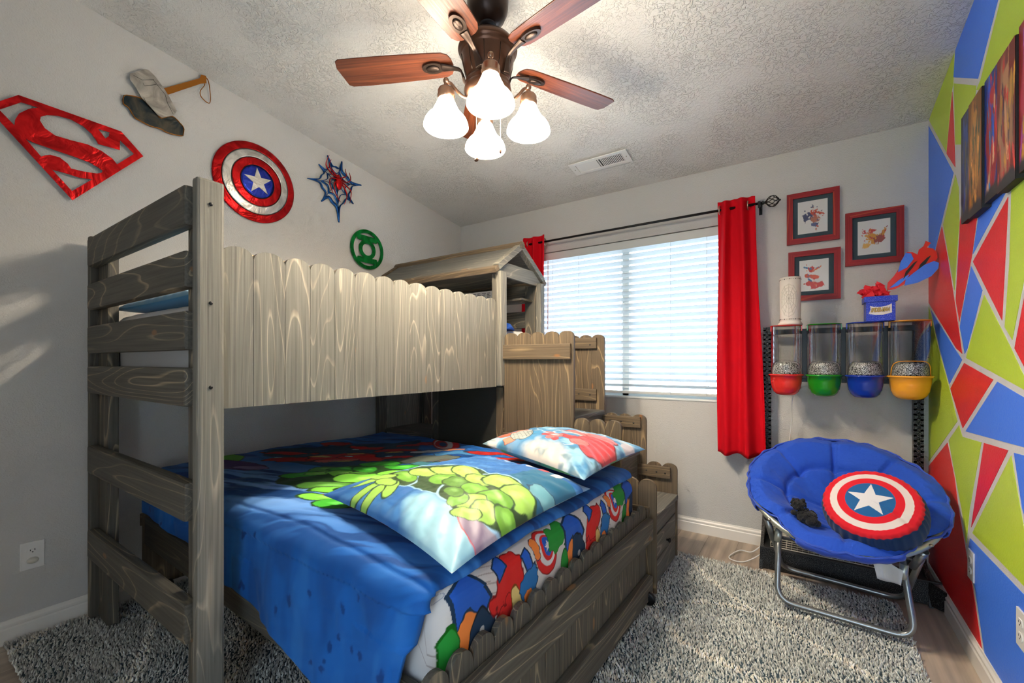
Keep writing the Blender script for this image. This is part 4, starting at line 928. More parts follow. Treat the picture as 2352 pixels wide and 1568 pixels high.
# comforter: flat over the mattress, folded back at the foot, hanging over the near rail
def comf():
    nu, nv = 420, 330; xe_top, yfar, ynear, zt, r = -.082, -.082, -1.432, .668, .075
    zbx = np.array([-2.06, -1.99, -1.49, -1.17, -.83, -.65, -.50, -.34, -.20, -.10]); zbz = np.array([.44, .44, .435, .40, .355, .32, .28, .235, .20, .185])
    V = np.zeros((nu, nv, 3)); U = np.zeros((nu, nv)); S = np.zeros((nu, nv))
    flat = (ynear+r)-yfar
    for i in range(nu):
        u = i/(nu-1)
        for_x = -2.055+u*(xe_top+2.055)
        zb = float(np.interp(for_x, zbx, zbz)); hang = max(.02, zt-r-zb); tot = abs(flat)+r*pi/2+hang
        s = np.linspace(0, tot, nv)
        y = np.where(s < abs(flat), yfar-s, 0.); z = np.full(nv, zt)
        m1 = (s >= abs(flat)) & (s < abs(flat)+r*pi/2); th = (s-abs(flat))/r
        y = np.where(m1, ynear+r-r*np.sin(np.clip(th, 0, pi/2)), y); z = np.where(m1, zt-r+r*np.cos(np.clip(th, 0, pi/2)), z)
        m2 = s >= abs(flat)+r*pi/2; hs = s-abs(flat)-r*pi/2
        y = np.where(m2, ynear-.010*np.sin(np.clip(hs/.2, 0, 1.5))-.02*(1-np.exp(-hs*6))*0+.004, y); z = np.where(m2, zt-r-hs, z)
        x = for_x-(u**6)*np.where(m2, .02+hs*.30, 0)*1.0
        V[i, :, 0] = x; V[i, :, 1] = y; V[i, :, 2] = z; U[i] = for_x; S[i] = s-abs(flat)
    x, y, z = V[..., 0].ravel(), V[..., 1].ravel(), V[..., 2].ravel(); s = S.ravel()
    # rolled foot edge and wall edge
    e = np.clip((xe_top-U.ravel())/.05, 0, 1); roll = (1-np.sqrt(np.clip(1-(1-e)**2, 0, 1)))*.030
    e2 = np.clip((U.ravel()+2.055)/.12, 0, 1); roll2 = (1-np.sqrt(np.clip(1-(1-e2)**2, 0, 1)))*.14
    top = np.clip(1-(s/.12), 0, 1); z = z-roll*top-roll2*np.clip(1-s/.1, 0, 1)
    y = y+(roll*1.2)*(1-top)
    pf = (fbm(x*3.2+3, y*3.2, 3)-.5)*.036+(fbm(x*14, y*14+z*9, 3)-.5)*.009
    z = z+pf*top; y = y-((fbm(x*7+1, z*4, 3)-.5)*.030*np.clip(s/.15, 0, 1))*(1-top*.5)
    y = y-np.clip(s/.3, 0, 1)*.012*np.sin(x*17+2*np.sin(x*5))
    # stitched border line
    q = np.abs(s-.050-.03*np.sin(x*2.5)); z = z-np.exp(-(q/.008)**2)*.006; y = y+np.exp(-(q/.008)**2)*.006
    y = np.where(z < .50, np.minimum(y, -1.4285-.004*(1+np.sin(x*23))), y)
    W = np.stack([x, y, z], 1)
    # pattern in bed-frame x and running length (world values shifted to the bed frame)
    c, s_ = cos(-RB), sin(-RB); L = lambda wx, wy: ((wx-BO.x)*c-(wy-BO.y)*s_, (wx-BO.x)*s_+(wy-BO.y)*c)
    px = U.ravel(); py = ynear+.075-s
    P = Paint(px, py, (.010, .115, .42))
    st_ = fbm(px*3+py*1.0, py*26-px*9+2*fbm(px*6, py*6, 2), 3); big = fbm(px*2.1+5, py*2.1, 3)
    P.mixc(np.clip((st_-.52)*7, 0, 1)*np.clip((big-.35)*3, 0, 1)*.8, (.05, .25, .68)); P.mixc(np.clip((.485-st_)*12, 0, 1)*.7, (.004, .035, .16))
    # paler wash near the fold, deep blue field with drips on the hanging side
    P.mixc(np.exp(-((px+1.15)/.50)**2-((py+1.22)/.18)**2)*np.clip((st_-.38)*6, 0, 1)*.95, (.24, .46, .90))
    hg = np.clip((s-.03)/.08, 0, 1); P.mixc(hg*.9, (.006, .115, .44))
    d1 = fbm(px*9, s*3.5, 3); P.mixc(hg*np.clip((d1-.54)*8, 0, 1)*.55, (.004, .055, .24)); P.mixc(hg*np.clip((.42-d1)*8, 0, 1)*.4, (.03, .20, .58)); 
    rs = np.random.RandomState(3)
    for k in range(34): P.blob(-2.0+1.9*rs.rand(), -1.46-.28*rs.rand(), .008+.016*rs.rand(), .006+.014*rs.rand(), rs.rand()*180, (.003, .05, .22), warp=.6, soft=.4)
    def B(wx, wy, rx, ry, an, col, edge=(.01, .02, .01), ew=.06, **k): lx, ly = L(wx, wy); P.blob(lx, ly, rx, ry, an, col, edge, ew, **k)
    DK = (.012, .05, .008); G1, G2, G3 = (.05, .42, .03), (.20, .60, .06), (.10, .30, .04)
    B(-2.53, 1.02, .13, .08, 20, (.10, .36, .02), DK); B(-2.36, .98, .22, .07, 18, (.07, .03, .14), (.02, .01, .03)); B(-2.2, 1.02, .09, .03, 30, (.22, .16, .34), (.05, .02, .08))
    # dark ground behind the warm shapes
    B(-2.05, 1.55, .45, .30, 35, (.010, .045, .10), None, 0, warp=.6)
    for wx, wy, rx, ry, an, c_ in ((-2.38, 1.30, .17, .035, 35, RED), (-2.22, 1.22, .12, .045, 40, (.45, .01, .01)), (-2.10, 1.42, .16, .07, 55, (.55, .02, .01)), (-1.96, 1.48, .14, .06, 30, RED), (-2.42, 1.62, .09, .06, 60, (.5, .02, .01)), (-2.18, 1.66, .12, .04, 20, RED), (-1.95, 1.72, .12, .035, 50, (.5, .015, .01)), (-2.02, 1.34, .10, .035, 55, (.62, .10, .08)), (-1.80, 1.60, .10, .03, 40, RED), (-2.0, 1.92, .10, .04, 60, (.42, .02, .02))):
        B(wx, wy, rx, ry, an, c_, (.03, .003, .003), .12, warp=.7, wf=4)
    for wx, wy in ((-2.16, 1.36), (-1.98, 1.36), (-2.08, 1.52), (-1.92, 1.66)): B(wx, wy, .05, .016, 40, (.62, .40, .12), (.08, .02, .0), .2, warp=.5)
    for wx, wy in ((-2.30, 1.20), (-2.05, 1.45), (-1.88, 1.58), (-2.2, 1.6)): B(wx, wy, .022, .01, 30, (.55, .70, .75), (.02, .05, .1), .3)
    # ringed oval
    B(-1.87, 2.02, .185, .080, -38, (.55, .01, .012), (.02, 0, 0), .05, warp=.1); B(-1.88, 2.01, .145, .055, -38, (.60, .58, .58), None, 0, warp=.1); B(-1.89, 2.0, .10, .038, -38, (.5, .01, .012), None, 0, warp=.1); B(-1.87, 1.995, .06, .022, -38, (.02, .05, .14), None, 0, warp=.1)
    # teal and grey plates, orange bars
    for wx, wy, rx, ry, an, c_ in ((-1.66, 1.62, .16, .07, 40, (.10, .12, .10)), (-1.52, 1.56, .13, .05, 30, (.04, .16, .20)), (-1.46, 1.70, .11, .045, 50, (.12, .10, .08)), (-1.60, 1.80, .12, .045, 35, (.05, .20, .42)), (-1.38, 1.62, .08, .035, 50, (.70, .26, .10)), (-1.33, 1.72, .10, .03, 45, (.66, .20, .08)), (-1.68, 1.88, .07, .03, 30, (.68, .26, .12)), (-1.30, 1.85, .16, .05, 35, (.40, .015, .01)), (-1.42, 1.93, .15, .035, 30, (.36, .012, .01)), (-1.78, 1.80, .10, .03, 50, (.60, .62, .66)), (-1.27, 1.60, .06, .03, 20, (.62, .22, .10))):
        B(wx, wy, rx, ry, an, c_, (.01, .015, .02), .10, warp=.6, wf=4)
    # pale blue shapes and a band
    B(-1.42, 1.40, .17, .07, 40, (.12, .44, .62), (.01, .05, .12), .05, warp=.5); B(-1.50, 1.46, .06, .02, 10, (.60, .62, .60), (.02, .05, .1), .1); B(-1.30, 1.44, .07, .03, 70, (.10, .40, .55), (.01, .05, .12), .1); B(-1.60, 1.40, .10, .018, 45, (.62, .15, .18), (.1, .01, .01), .1)
    # green: a heap of smooth rounded lobes
    B(-1.66, 1.22, .32, .17, 48, DK, DK, .0, warp=.25, wf=3)
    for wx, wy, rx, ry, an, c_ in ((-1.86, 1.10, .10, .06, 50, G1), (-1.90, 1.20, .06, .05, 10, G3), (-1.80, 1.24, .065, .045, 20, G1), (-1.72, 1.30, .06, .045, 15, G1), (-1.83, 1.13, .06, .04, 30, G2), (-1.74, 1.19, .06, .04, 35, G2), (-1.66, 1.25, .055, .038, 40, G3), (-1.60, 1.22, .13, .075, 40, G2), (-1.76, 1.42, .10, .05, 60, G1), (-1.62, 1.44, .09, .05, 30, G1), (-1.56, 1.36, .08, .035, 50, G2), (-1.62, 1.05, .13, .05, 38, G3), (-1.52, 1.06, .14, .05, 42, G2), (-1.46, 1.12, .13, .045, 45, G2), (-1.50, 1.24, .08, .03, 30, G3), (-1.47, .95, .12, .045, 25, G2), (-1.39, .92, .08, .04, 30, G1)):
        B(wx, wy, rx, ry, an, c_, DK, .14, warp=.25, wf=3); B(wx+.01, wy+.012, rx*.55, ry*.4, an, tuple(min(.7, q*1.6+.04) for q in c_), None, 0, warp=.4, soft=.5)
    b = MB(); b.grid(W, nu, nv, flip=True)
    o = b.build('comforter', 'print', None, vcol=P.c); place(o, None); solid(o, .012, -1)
    return tag(o, 'royal blue comforter with green, red and purple printed shapes on the lower bed', 'comforter')
comf()

# pillows on the lower bed
def top1(u, v):
    v = v+.45; P = Paint(u, v, (.02, .13, .40)); st_ = fbm(u*3+v*4, v*9-u*4, 3); P.mixc(np.clip((st_-.5)*6, 0, 1)*.5, (.10, .30, .60))
    DK = (.02, .06, .012); G1, G2, G3 = (.16, .40, .035), (.34, .60, .10), (.10, .25, .03)
    P.blob(.50, -.36, .42, .26, -5, (.34, .62, .72), None, 0, warp=.5, soft=.4); P.blob(.85, -.55, .35, .30, 0, (.36, .62, .72), None, 0, warp=.5, soft=.4)
    P.mixc(np.clip((fbm(u*4+8, v*4, 3)-.56)*10, 0, 1)*np.exp(-((u-.6)/.4)**2-((v+.38)/.3)**2)*.8, (.03, .26, .45))
    P.blob(1.0, -.06, .36, .22, 5, (.24, .18, .27), (.55, .03, .05), .06, warp=.3); P.blob(1.0, -.1, .10, .10, 10, (.42, .36, .45), None, 0, warp=.5, soft=.6); P.blob(.84, .0, .08, .10, 10, (.12, .03, .15), None, 0, warp=.5, soft=.6)
    P.blob(.9, .85, .5, .4, 0, (.015, .13, .24), None, 0, warp=.4); P.blob(.9, .72, .14, .10, 0, (.15, .38, .45), (.01, .05, .1), .1, warp=.4)
    P.blob(.12, .16, .70, .34, 12, DK, (.35, .6, .8), .05, warp=.2); P.blob(.62, .22, .46, .40, 12, DK, (.35, .6, .8), .06, warp=.2); P.blob(-.48, -.12, .34, .16, -8, DK, (.35, .6, .8), .08, warp=.2)
    for cx_, cy_, rx, ry, an, c_ in ((-.40, -.06, .22, .08, -10, G1), (-.30, .10, .20, .10, 10, G2), (-.12, .26, .22, .12, 10, G2), (.06, .10, .18, .12, 20, G1), (.10, .38, .24, .12, 0, G2), (.24, .14, .16, .11, 10, G3), (.34, .34, .18, .12, 0, G2), (.56, .48, .24, .14, 15, G2), (.82, .44, .18, .18, 60, G2), (.50, .16, .16, .12, 0, G1), (.74, .20, .18, .14, 40, G1), (.62, .00, .15, .10, 70, G2), (.80, .00, .12, .13, 80, G2), (.96, .14, .10, .14, 80, G1), (.52, -.08, .10, .08, 60, G1), (.72, -.14, .14, .07, 40, G2), (.38, -.02, .12, .08, 0, G3)):
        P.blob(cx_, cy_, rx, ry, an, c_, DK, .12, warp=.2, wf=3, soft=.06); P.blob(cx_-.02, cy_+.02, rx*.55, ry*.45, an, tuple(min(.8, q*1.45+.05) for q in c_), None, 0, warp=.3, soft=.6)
    for cx_, cy_, an in ((-.66, -.30, 60), (-.50, -.42, 95), (-.34, -.44, 110), (-.62, -.16, 20), (-.26, -.30, 130), (-.44, -.24, 0)): P.blob(cx_, cy_, .14, .065, an, G2, DK, .18, warp=.15, soft=.06)
    for k in range(7): P.poly([(-.55+k*.2, 1.15), (-.45+k*.2, 1.15), (-.48+k*.2, 1.32), (-.58+k*.2, 1.32)], (.5, .03, .05) if k % 2 else (.6, .6, .62))
    P.mixc((v > 1.32).astype(float)*.6, (.35, .55, .70))
    return P.c
def bot1(u, v):
    P = Paint(u, v, (.62, .60, .58)); P.poly([(-1, -1), (.1, -1), (.1, -.4), (-1, -.4)], (.60, .02, .015)); P.poly([(-.25, -1), (-.05, -1), (-.08, -.6), (-.22, -.6)], (.72, .48, .14), (.2, .05, 0), .02)
    P.poly([(.80, -.7), (1, -.7), (1, .3), (.80, .3)], (.60, .02, .015), (.1, 0, 0), .03); P.mixc(((fbm(u*7, v*7, 2) < .40) & (u < .1) & (v < -.3)).astype(float)*.7, (.25, .005, .005)); return P.c
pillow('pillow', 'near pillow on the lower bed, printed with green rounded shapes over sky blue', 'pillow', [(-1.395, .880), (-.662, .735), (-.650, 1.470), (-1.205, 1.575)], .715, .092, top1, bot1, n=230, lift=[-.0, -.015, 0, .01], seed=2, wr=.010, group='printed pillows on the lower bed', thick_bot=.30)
def top2(u, v):
    v = v+.30; P = Paint(u, v, (.05, .22, .42)); st_ = fbm(u*2.5+v*2+4, v*4-u*2, 4); P.mixc(np.clip((st_-.46)*6, 0, 1)*.8, (.30, .55, .68)); P.mixc(np.clip((fbm(u*2.2, v*2.2+7, 3)-.55)*8, 0, 1), (.60, .57, .52))
    P.blob(.2, -.65, .6, .30, 0, (.58, .54, .47), None, 0, warp=.6, soft=.6); P.mixc(np.clip((fbm(u*5+2, v*5, 3)-.56)*12, 0, 1)*(v < -.2)*.7, (.05, .15, .20))
    for x0 in (-.1, .25): P.mixc(np.exp(-((np.abs(u-x0+.25*np.sin(v*5)+.1*np.sin(v*13)))/.018)**2)*(v > -.3), (.65, .78, .85))
    DR = (.12, .005, .01); R1, R2 = (.60, .05, .06), (.62, .15, .15)
    for cx_, cy_, rx, ry, an, c_ in ((-.70, -.35, .22, .11, 60, (.50, .10, .05)), (-.62, -.05, .20, .09, 70, (.58, .16, .10)), (-.80, .1, .15, .08, 70, (.5, .08, .05)), (-.50, -.55, .12, .10, 30, (.55, .22, .14))): P.blob(cx_, cy_, rx, ry, an, c_, DR, .10, warp=.4, soft=.1)
    P.blob(-.42, -.30, .19, .24, 20, (.36, .40, .38), (.02, .03, .03), .06, warp=.15); gr = (np.abs(np.sin((u+v)*34)) < .22) | (np.abs(np.sin((u-v)*34)) < .22); dd = ((u+.42)/.18)**2+((v+.30)/.22)**2 < 1; P.mixc((gr & dd).astype(float)*.8, (.04, .05, .06))
    P.blob(-.50, .05, .07, .08, 0, (.6, .6, .58), (.05, .05, .05), .15)
    for cx_, cy_, rx, ry, an, c_ in ((.30, .55, .40, .20, 10, R2), (.75, .20, .28, .45, 10, R1), (.62, .62, .26, .16, 20, R2), (.36, .02, .22, .10, 10, R1), (.12, -.05, .15, .11, 0, R2), (-.02, -.12, .09, .06, 60, R1), (-.04, .05, .08, .05, 30, R2), (.10, -.22, .07, .06, 90, R2), (.22, -.22, .07, .06, 80, R1), (.56, -.02, .16, .10, 30, R2)):
        P.blob(cx_, cy_, rx, ry, an, c_, DR, .07, warp=.15, wf=3, soft=.06)
    P.mixc(((np.abs(np.sin(v*16+u*3)) < .05) & (((u-.72)/.3)**2+((v-.22)/.5)**2 < 1)).astype(float), DR)
    for cx_, cy_, r_ in ((.34, .58, .10), (.13, -.06, .06)): P.blob(cx_, cy_, r_*1.5, r_, 10, (.35, .72, .80), None, 0, warp=.1, soft=.8); P.blob(cx_, cy_, r_*.8, r_*.5, 10, (.8, .85, .85), None, 0, warp=.1, soft=.5)
    P.blob(.97, .85, .10, .14, 0, (.52, .48, .52), None, 0)
    return P.c
def bot2(u, v):
    P = Paint(u, v, (.06, .20, .30)); P.mixc(np.clip((fbm(u*3, v*3+3, 3)-.5)*8, 0, 1), (.05, .26, .05)); P.mixc(np.clip((fbm(u*3+5, v*3, 3)-.56)*10, 0, 1), (.35, .30, .38)); P.mixc(np.clip((fbm(u*9+5, v*9, 2)-.6)*9, 0, 1)*.8, (.01, .03, .03)); P.poly([(.7, .5), (1, .5), (1, 1), (.7, 1)], (.10, .02, .14)); return P.c
pillow('pillow', 'far pillow on the lower bed, printed with red and blue shapes over clouds', 'pillow', [(-1.25, 1.60), (-.640, 1.395), (-.625, 2.045), (-1.300, 2.150)], .765, .088, top2, bot2, n=220, lift=[.03, .0, .0, -.01], seed=6, wr=.010, group='printed pillows on the lower bed', thick_bot=.55)

# ------------------------------------------------------------------ rack with toy bins
rk = thing('storage_rack', 'black freestanding metal rack behind the blue chair that carries the coloured bins', 'rack', (.14, 3.0, 0))
def upright(x, z1):
    b = MB(); y = 3.125; w_ = .040
    b.box(x-w_/2, x-w_/2+.013, y-.002, y, .08, z1); b.box(x+w_/2-.013, x+w_/2, y-.002, y, .08, z1); z = .08
    while z < z1-.01: b.box(x-w_/2, x+w_/2, y-.002, y, z, z+.010); z += .028
    b.box(x-w_/2, x-w_/2+.002, y, y+.038, .08, z1); b.box(x-w_/2, x+w_/2, y+.036, y+.038, .08, z1)
    return b.build('upright', 'hammered', rk)
upright(-.197, 1.395); upright(.500, 1.395)
for z in (1.345, 1.060): MB().box(-.19, .50, 3.070, 3.122, z, z+.028, .002).build('cross_rail', 'rail', rk)
for x_ in (-.003, .174, .352): MB().box(x_-.014, x_+.014, 3.040, 3.069, 1.08, 1.37, .002).build('bin_bracket', 'rail', rk)
MB().box(-.215, .492, 2.850, 2.862, .008, .122, .003).build('base_front', 'hammered', rk)
MB().box(-.215, .540, 2.846, 2.866, .118, .126, .002).build('base_lip', 'slot', rk)
MB().add([(.492, 2.85, .008), (.545, 2.80, .008), (.545, 2.80, .100), (.492, 2.85, .120), (.492, 2.86, .008), (.548, 2.81, .008), (.548, 2.81, .100), (.492, 2.86, .120)], [(0, 1, 2, 3), (7, 6, 5, 4), (0, 4, 5, 1), (3, 2, 6, 7), (1, 5, 6, 2)]).build('base_end', 'hammered', rk)
for x in (-.210, .500):
    MB().add([(x-.008, 2.84, .0), (x+.008, 2.84, .0), (x+.008, 3.18, .0), (x-.008, 3.18, .0), (x-.008, 2.85, .05), (x+.008, 2.85, .05), (x+.008, 3.13, .30), (x-.008, 3.13, .30), (x-.008, 3.18, .30), (x+.008, 3.18, .30)], [(0, 1, 2, 3), (0, 4, 5, 1), (4, 7, 6, 5), (0, 3, 8, 7, 4), (1, 5, 6, 9, 2), (3, 2, 9, 8), (7, 8, 9, 6)]).build('side_foot', 'hammered', rk)
MB().box(-.20, .49, 2.87, 3.13, .10, .112, .002).build('bottom_shelf', 'rail', rk)

# white wire basket on the rack's base, with a white cup shape inside
wbk = thing('wire_basket', 'cream wire grid basket standing on the rack base behind the chair', 'basket', (.10, 2.95, .115))
g = MB(); bx0, bx1, by0, by1, bz0, bz1 = -.165, .345, 2.872, 3.04, .128, .285
for k in range(14):
    z = bz0+(bz1-bz0)*k/13; g.tube([(bx0, by0, z), (bx1, by0, z), (bx1, by1, z), (bx0, by1, z)], .0014 if 0 < k < 13 else .0028, 5, closed=True)
for k in range(21):
    x = bx0+(bx1-bx0)*k/20; g.tube([(x, by0, bz0), (x, by0, bz1)], .0012, 5); g.tube([(x, by1, bz0), (x, by1, bz1)], .0012, 5); g.tube([(x, by0, bz0), (x, by1, bz0)], .0012, 5)
g.build('grid', 'wire', wbk)
cp = MB(); cp.lathe([(0, .130), (.035, .130), (.050, .27), (.052, .275), (.049, .275), (.034, .136), (0, .135)], 30, Matrix.Translation((.0, 2.955, 0))); tag(cp.build('paper_cup', 'paper', org=(0, 2.955, .13)), 'white paper cup inside the wire basket behind the chair', 'cup')

def bin_(x, rw, dw, col, label, lid):
    """clear tube over an open scoop bowl, with a speckled arched flap and a thin coloured lid"""
    y = 2.965; t = thing('toy_bin', label, 'toy bin', (x, y, .99), group='clear dispensers with coloured bowls on the rack')
    Xb = Matrix.Translation((x, y-.010, 0)) @ Matrix.Diagonal((1, 1.05, 1, 1))
    b = MB(); prof = [(.0, .990), (rw*.42, .988), (rw*.60, .993), (rw*.78, 1.008), (rw*.90, 1.034), (rw*.965, 1.065), (rw, 1.098), (rw+.007, 1.100), (rw+.008, 1.105), (rw+.004, 1.109), (rw-.003, 1.107), (rw-.006, 1.07), (rw*.90, 1.030), (rw*.66, 1.000), (0, .997)]
    b.lathe(prof, 48, Xb); b.build('bowl', col, t)
    # tube, open at the lower front
    b = MB(); n = 56; r = dw
    V = []; 
    for i in range(n+1):
        a = 2*pi*i/n-pi/2
        fr = abs((a+pi/2+pi) % (2*pi)-pi)        # angle away from the front
        zlo = 1.104+(.078*max(0, 1-(fr/1.3)**4)**.5 if fr < 1.3 else 0)
        for k in range(8): z = zlo+(1.382-zlo)*k/7; V.append((x+r*cos(a), y+r*sin(a), z))
    b.grid(np.array(V), n+1, 8); b.build('clear_tube', 'clear', t)
    b = MB(); b.tube([(x+r*1.005*sin(f_), y-r*1.005*cos(f_), 1.104+.078*max(0, 1-(f_/1.3)**4)**.5) for f_ in np.linspace(-1.3, 1.3, 41)], .0022, 6); b.build('opening_rim', col if lid == 'y' else 'clear', t)
    b = MB(); V = []
    for i in range(25):
        f_ = -1.29+2.58*i/24; h = .077*max(0, 1-(f_/1.3)**4)**.5
        for k in range(5): V.append((x+(r-.004)*sin(f_), y-(r-.010)*cos(f_), 1.098+h*k/4))
    b.grid(np.array(V), 25, 5); solid(b.build('speckled_flap', 'hamdoor', t), .001)
    b = MB(); b.lathe([(0, 1.383), (r+.004, 1.383), (r+.005, 1.387), (0, 1.388)], 48, Matrix.Translation((x, y, 0)))
    for s_ in (-1, 1): b.box(x+s_*(r+.0005)-.003, x+s_*(r+.0005)+.003, y-.010, y+.010, 1.355, 1.386, .001)
    b.build('lid', col, t)
    for z, s_ in ((1.33, 1), (1.33, -1), (1.20, 1)):
        q = MB(); q.sphere((x+s_*r*.80, y-r*.60, z), .004, 8); q.build('rivet', 'clear', t)
    return t
bin_(-.092, .079, .074, 'cred', 'clear toy bin with a red bowl and lid, leftmost on the rack', 'r')
bin_(.086, .079, .076, 'cgreen', 'clear toy bin with a green bowl, between the red and blue ones', 'g')
bin_(.262, .079, .076, 'cblue', 'clear toy bin with a dark blue bowl, under the glitter box', 'b')
bin_(.440, .083, .078, 'cyellow', 'clear toy bin with a yellow bowl, nearest the painted wall', 'y')

# cream punched lamp
lp = thing('table_lamp', 'cream cylinder lamp with a punched web design on the red bin', 'lamp', (-.072, 2.955, 1.388))
Xp = Matrix.Translation((-.072, 2.955, 0))
MB().lathe([(0, 1.389), (.060, 1.389), (.060, 1.398), (.053, 1.404), (.051, 1.410)], 40, Xp).build('base', 'lampw', lp)
b = MB(); b.lathe([(.049, 1.405), (.051, 1.41), (.052, 1.66), (.050, 1.66), (.048, 1.41)], 56, Xp); shl = b.build('shade', 'lampw', lp)
q = MB()
for zz in (1.647, 1.420):
    for k in range(36):
        a = 2*pi*k/36; q.sphere((-.072+.0515*cos(a), 2.955+.0515*sin(a), zz), .0019 if k % 3 else .0030, 6)
q.build('punched_hole', 'slot', shl)
q = MB(); ca = -pi/2-.10
pt = lambda u, v: (-.072+.0526*cos(ca+u/.052), 2.955+.0526*sin(ca+u/.052), 1.535+v)
for k in range(12):
    a = 2*pi*k/12; q.tube([pt(.046*cos(a)*t, (.085 if sin(a) > 0 else .105)*sin(a)*t) for t in np.linspace(0, 1, 8)], .0006, 4)
for r_ in (.3, .55, .8, 1.0):
    q.tube([pt(.046*cos(2*pi*i/48)*r_*(1-.08*abs(sin(6*2*pi*i/48))), (.085 if i < 24 else .105)*sin(2*pi*i/48)*r_*(1-.08*abs(sin(6*2*pi*i/48)))) for i in range(48)], .0006, 4, closed=True)
q.build('engraved_web', 'engrave', shl)
cdm = MB(); cdm.tube(smooth_path([(-.05, 3.04, 1.40), (-.045, 3.085, 1.30), (-.05, 3.10, 1.05), (-.068, 3.10, .92), (-.070, 3.12, .80), (-.085, 3.12, .62), (-.09, 3.08, .30)], 6), .003, 6)
tag(cdm.build('power_cord', 'plate', org=(-.05, 3.1, .3)), 'thin white cord hanging on the wall below the red bin', 'cord')

# glitter box with tissue
gb = thing('gift_box', 'small blue glitter box with gold lettering standing on the blue bin', 'box', (.318, 2.955, 1.388))
MB().box(.262, .378, 2.900, 3.010, 1.389, 1.492, .001).build('box_body', 'glitter', gb)
MB().box(.254, .386, 2.893, 3.017, 1.487, 1.516, .001).build('box_lid', 'glitter', gb)
b = MB(); X = basis((.318, 2.8992, 1.445), (1, 0, 0), (0, 0, 1), (0, -1, 0))
bn = [(-.046, -.018), (-.020, -.025), (.010, -.026), (.046, -.016), (.045, .030), (.030, .021), (.0, .015), (-.026, .017), (-.040, .024), (-.038, .005)]
b.prism(bn, .0012, X); ban = b.build('name_banner', 'paper', gb)
for off, mt, dz in ((.0010, 'ink', .0012), (.0003, 'gold', .0022)):
    Xt = X @ Matrix.Translation((.001, .0, dz)) @ Matrix(((.93, .18, 0, 0), (0.03, 1.9, 0, 0), (0, 0, 1, 0), (0, 0, 0, 1)))
    v, f = text2d('SPIDER-MAN', .0145, .0006, Xt, offset=off, spacing=.95); MB().add(v, f).build('lettering', mt, ban)
rs = np.random.RandomState(12); b = MB()
for k in range(16):
    cx_, cy_ = .318+.045*rs.randn()*.7, 2.955+.03*rs.randn(); cx_ = min(max(cx_, .275), .365); cy_ = min(max(cy_, 2.92), 2.99); h = .03+.07*rs.rand()*(1 if cx_ < .35 else .8); a = rs.rand()*pi; w_ = .028+.02*rs.rand(); n = 7; V = []
    lean = .035*rs.randn()
    for i in range(n):
        for j in range(6):
            u, t = i/(n-1)-.5, j/5; r_ = rs.randn()*.005
            V.append((cx_+cos(a)*u*w_*(1+.5*t)+lean*t+.010*sin(9*u+5*t)+r_, cy_+sin(a)*u*w_*(1+.5*t)+.012*cos(7*u+k), 1.505+h*t*(1-.5*abs(u))+.006*sin(8*u+k)))
    b.grid(np.array(V), n, 6, smooth=False)
ts = b.build('tissue_paper', 'tissue', org=(.318, 2.955, 1.51)); solid(ts, .0006); tag(ts, 'crumpled red tissue paper bursting out of the blue glitter box', 'tissue paper')
# plain card cut-out of leaping colour strokes
cc = thing('card_cutout', 'red and blue painted cardboard cutout rising from the red tissue', 'cutout', (.40, 2.962, 1.56))
P0 = [(.352, 1.548), (.385, 1.555), (.415, 1.572), (.455, 1.600), (.495, 1.622), (.525, 1.655), (.543, 1.695), (.540, 1.722), (.528, 1.742), (.505, 1.752), (.520, 1.772), (.500, 1.785), (.492, 1.760), (.475, 1.745), (.470, 1.720), (.452, 1.735), (.430, 1.738), (.415, 1.715), (.408, 1.690), (.398, 1.655), (.378, 1.620), (.355, 1.590)]
P1 = [(.420, 1.568), (.470, 1.578), (.520, 1.605), (.545, 1.640), (.548, 1.668), (.530, 1.680), (.495, 1.665), (.455, 1.630), (.425, 1.600)]
MB().prism(P0, .003, basis((0, 2.966, 0), (1, 0, 0), (0, 0, 1), (0, -1, 0))).build('red_piece', 'cred', cc)
MB().prism(P1, .003, basis((0, 2.962, 0), (1, 0, 0), (0, 0, 1), (0, -1, 0))).build('blue_piece', 'mB', cc)
b = MB()
for pts in ([(.395, 1.64), (.405, 1.69), (.425, 1.735), (.445, 1.73), (.455, 1.70), (.43, 1.66)], [(.36, 1.56), (.40, 1.60), (.44, 1.625), (.43, 1.605), (.395, 1.57)]): b.prism(pts, .0015, basis((0, 2.9625, 0), (1, 0, 0), (0, 0, 1), (0, -1, 0)))
b.build('blue_stroke', 'mB', cc)
b = MB()
for pts in ([(.415, 1.60), (.45, 1.655), (.47, 1.69), (.455, 1.68), (.425, 1.64)], [(.47, 1.64), (.50, 1.67), (.52, 1.71), (.505, 1.70), (.48, 1.67)], [(.445, 1.595), (.49, 1.620), (.53, 1.655), (.50, 1.645), (.46, 1.615)]): b.prism(pts, .001, basis((0, 2.9615, 0), (1, 0, 0), (0, 0, 1), (0, -1, 0)))
b.build('dark_stroke', 'ink', cc)

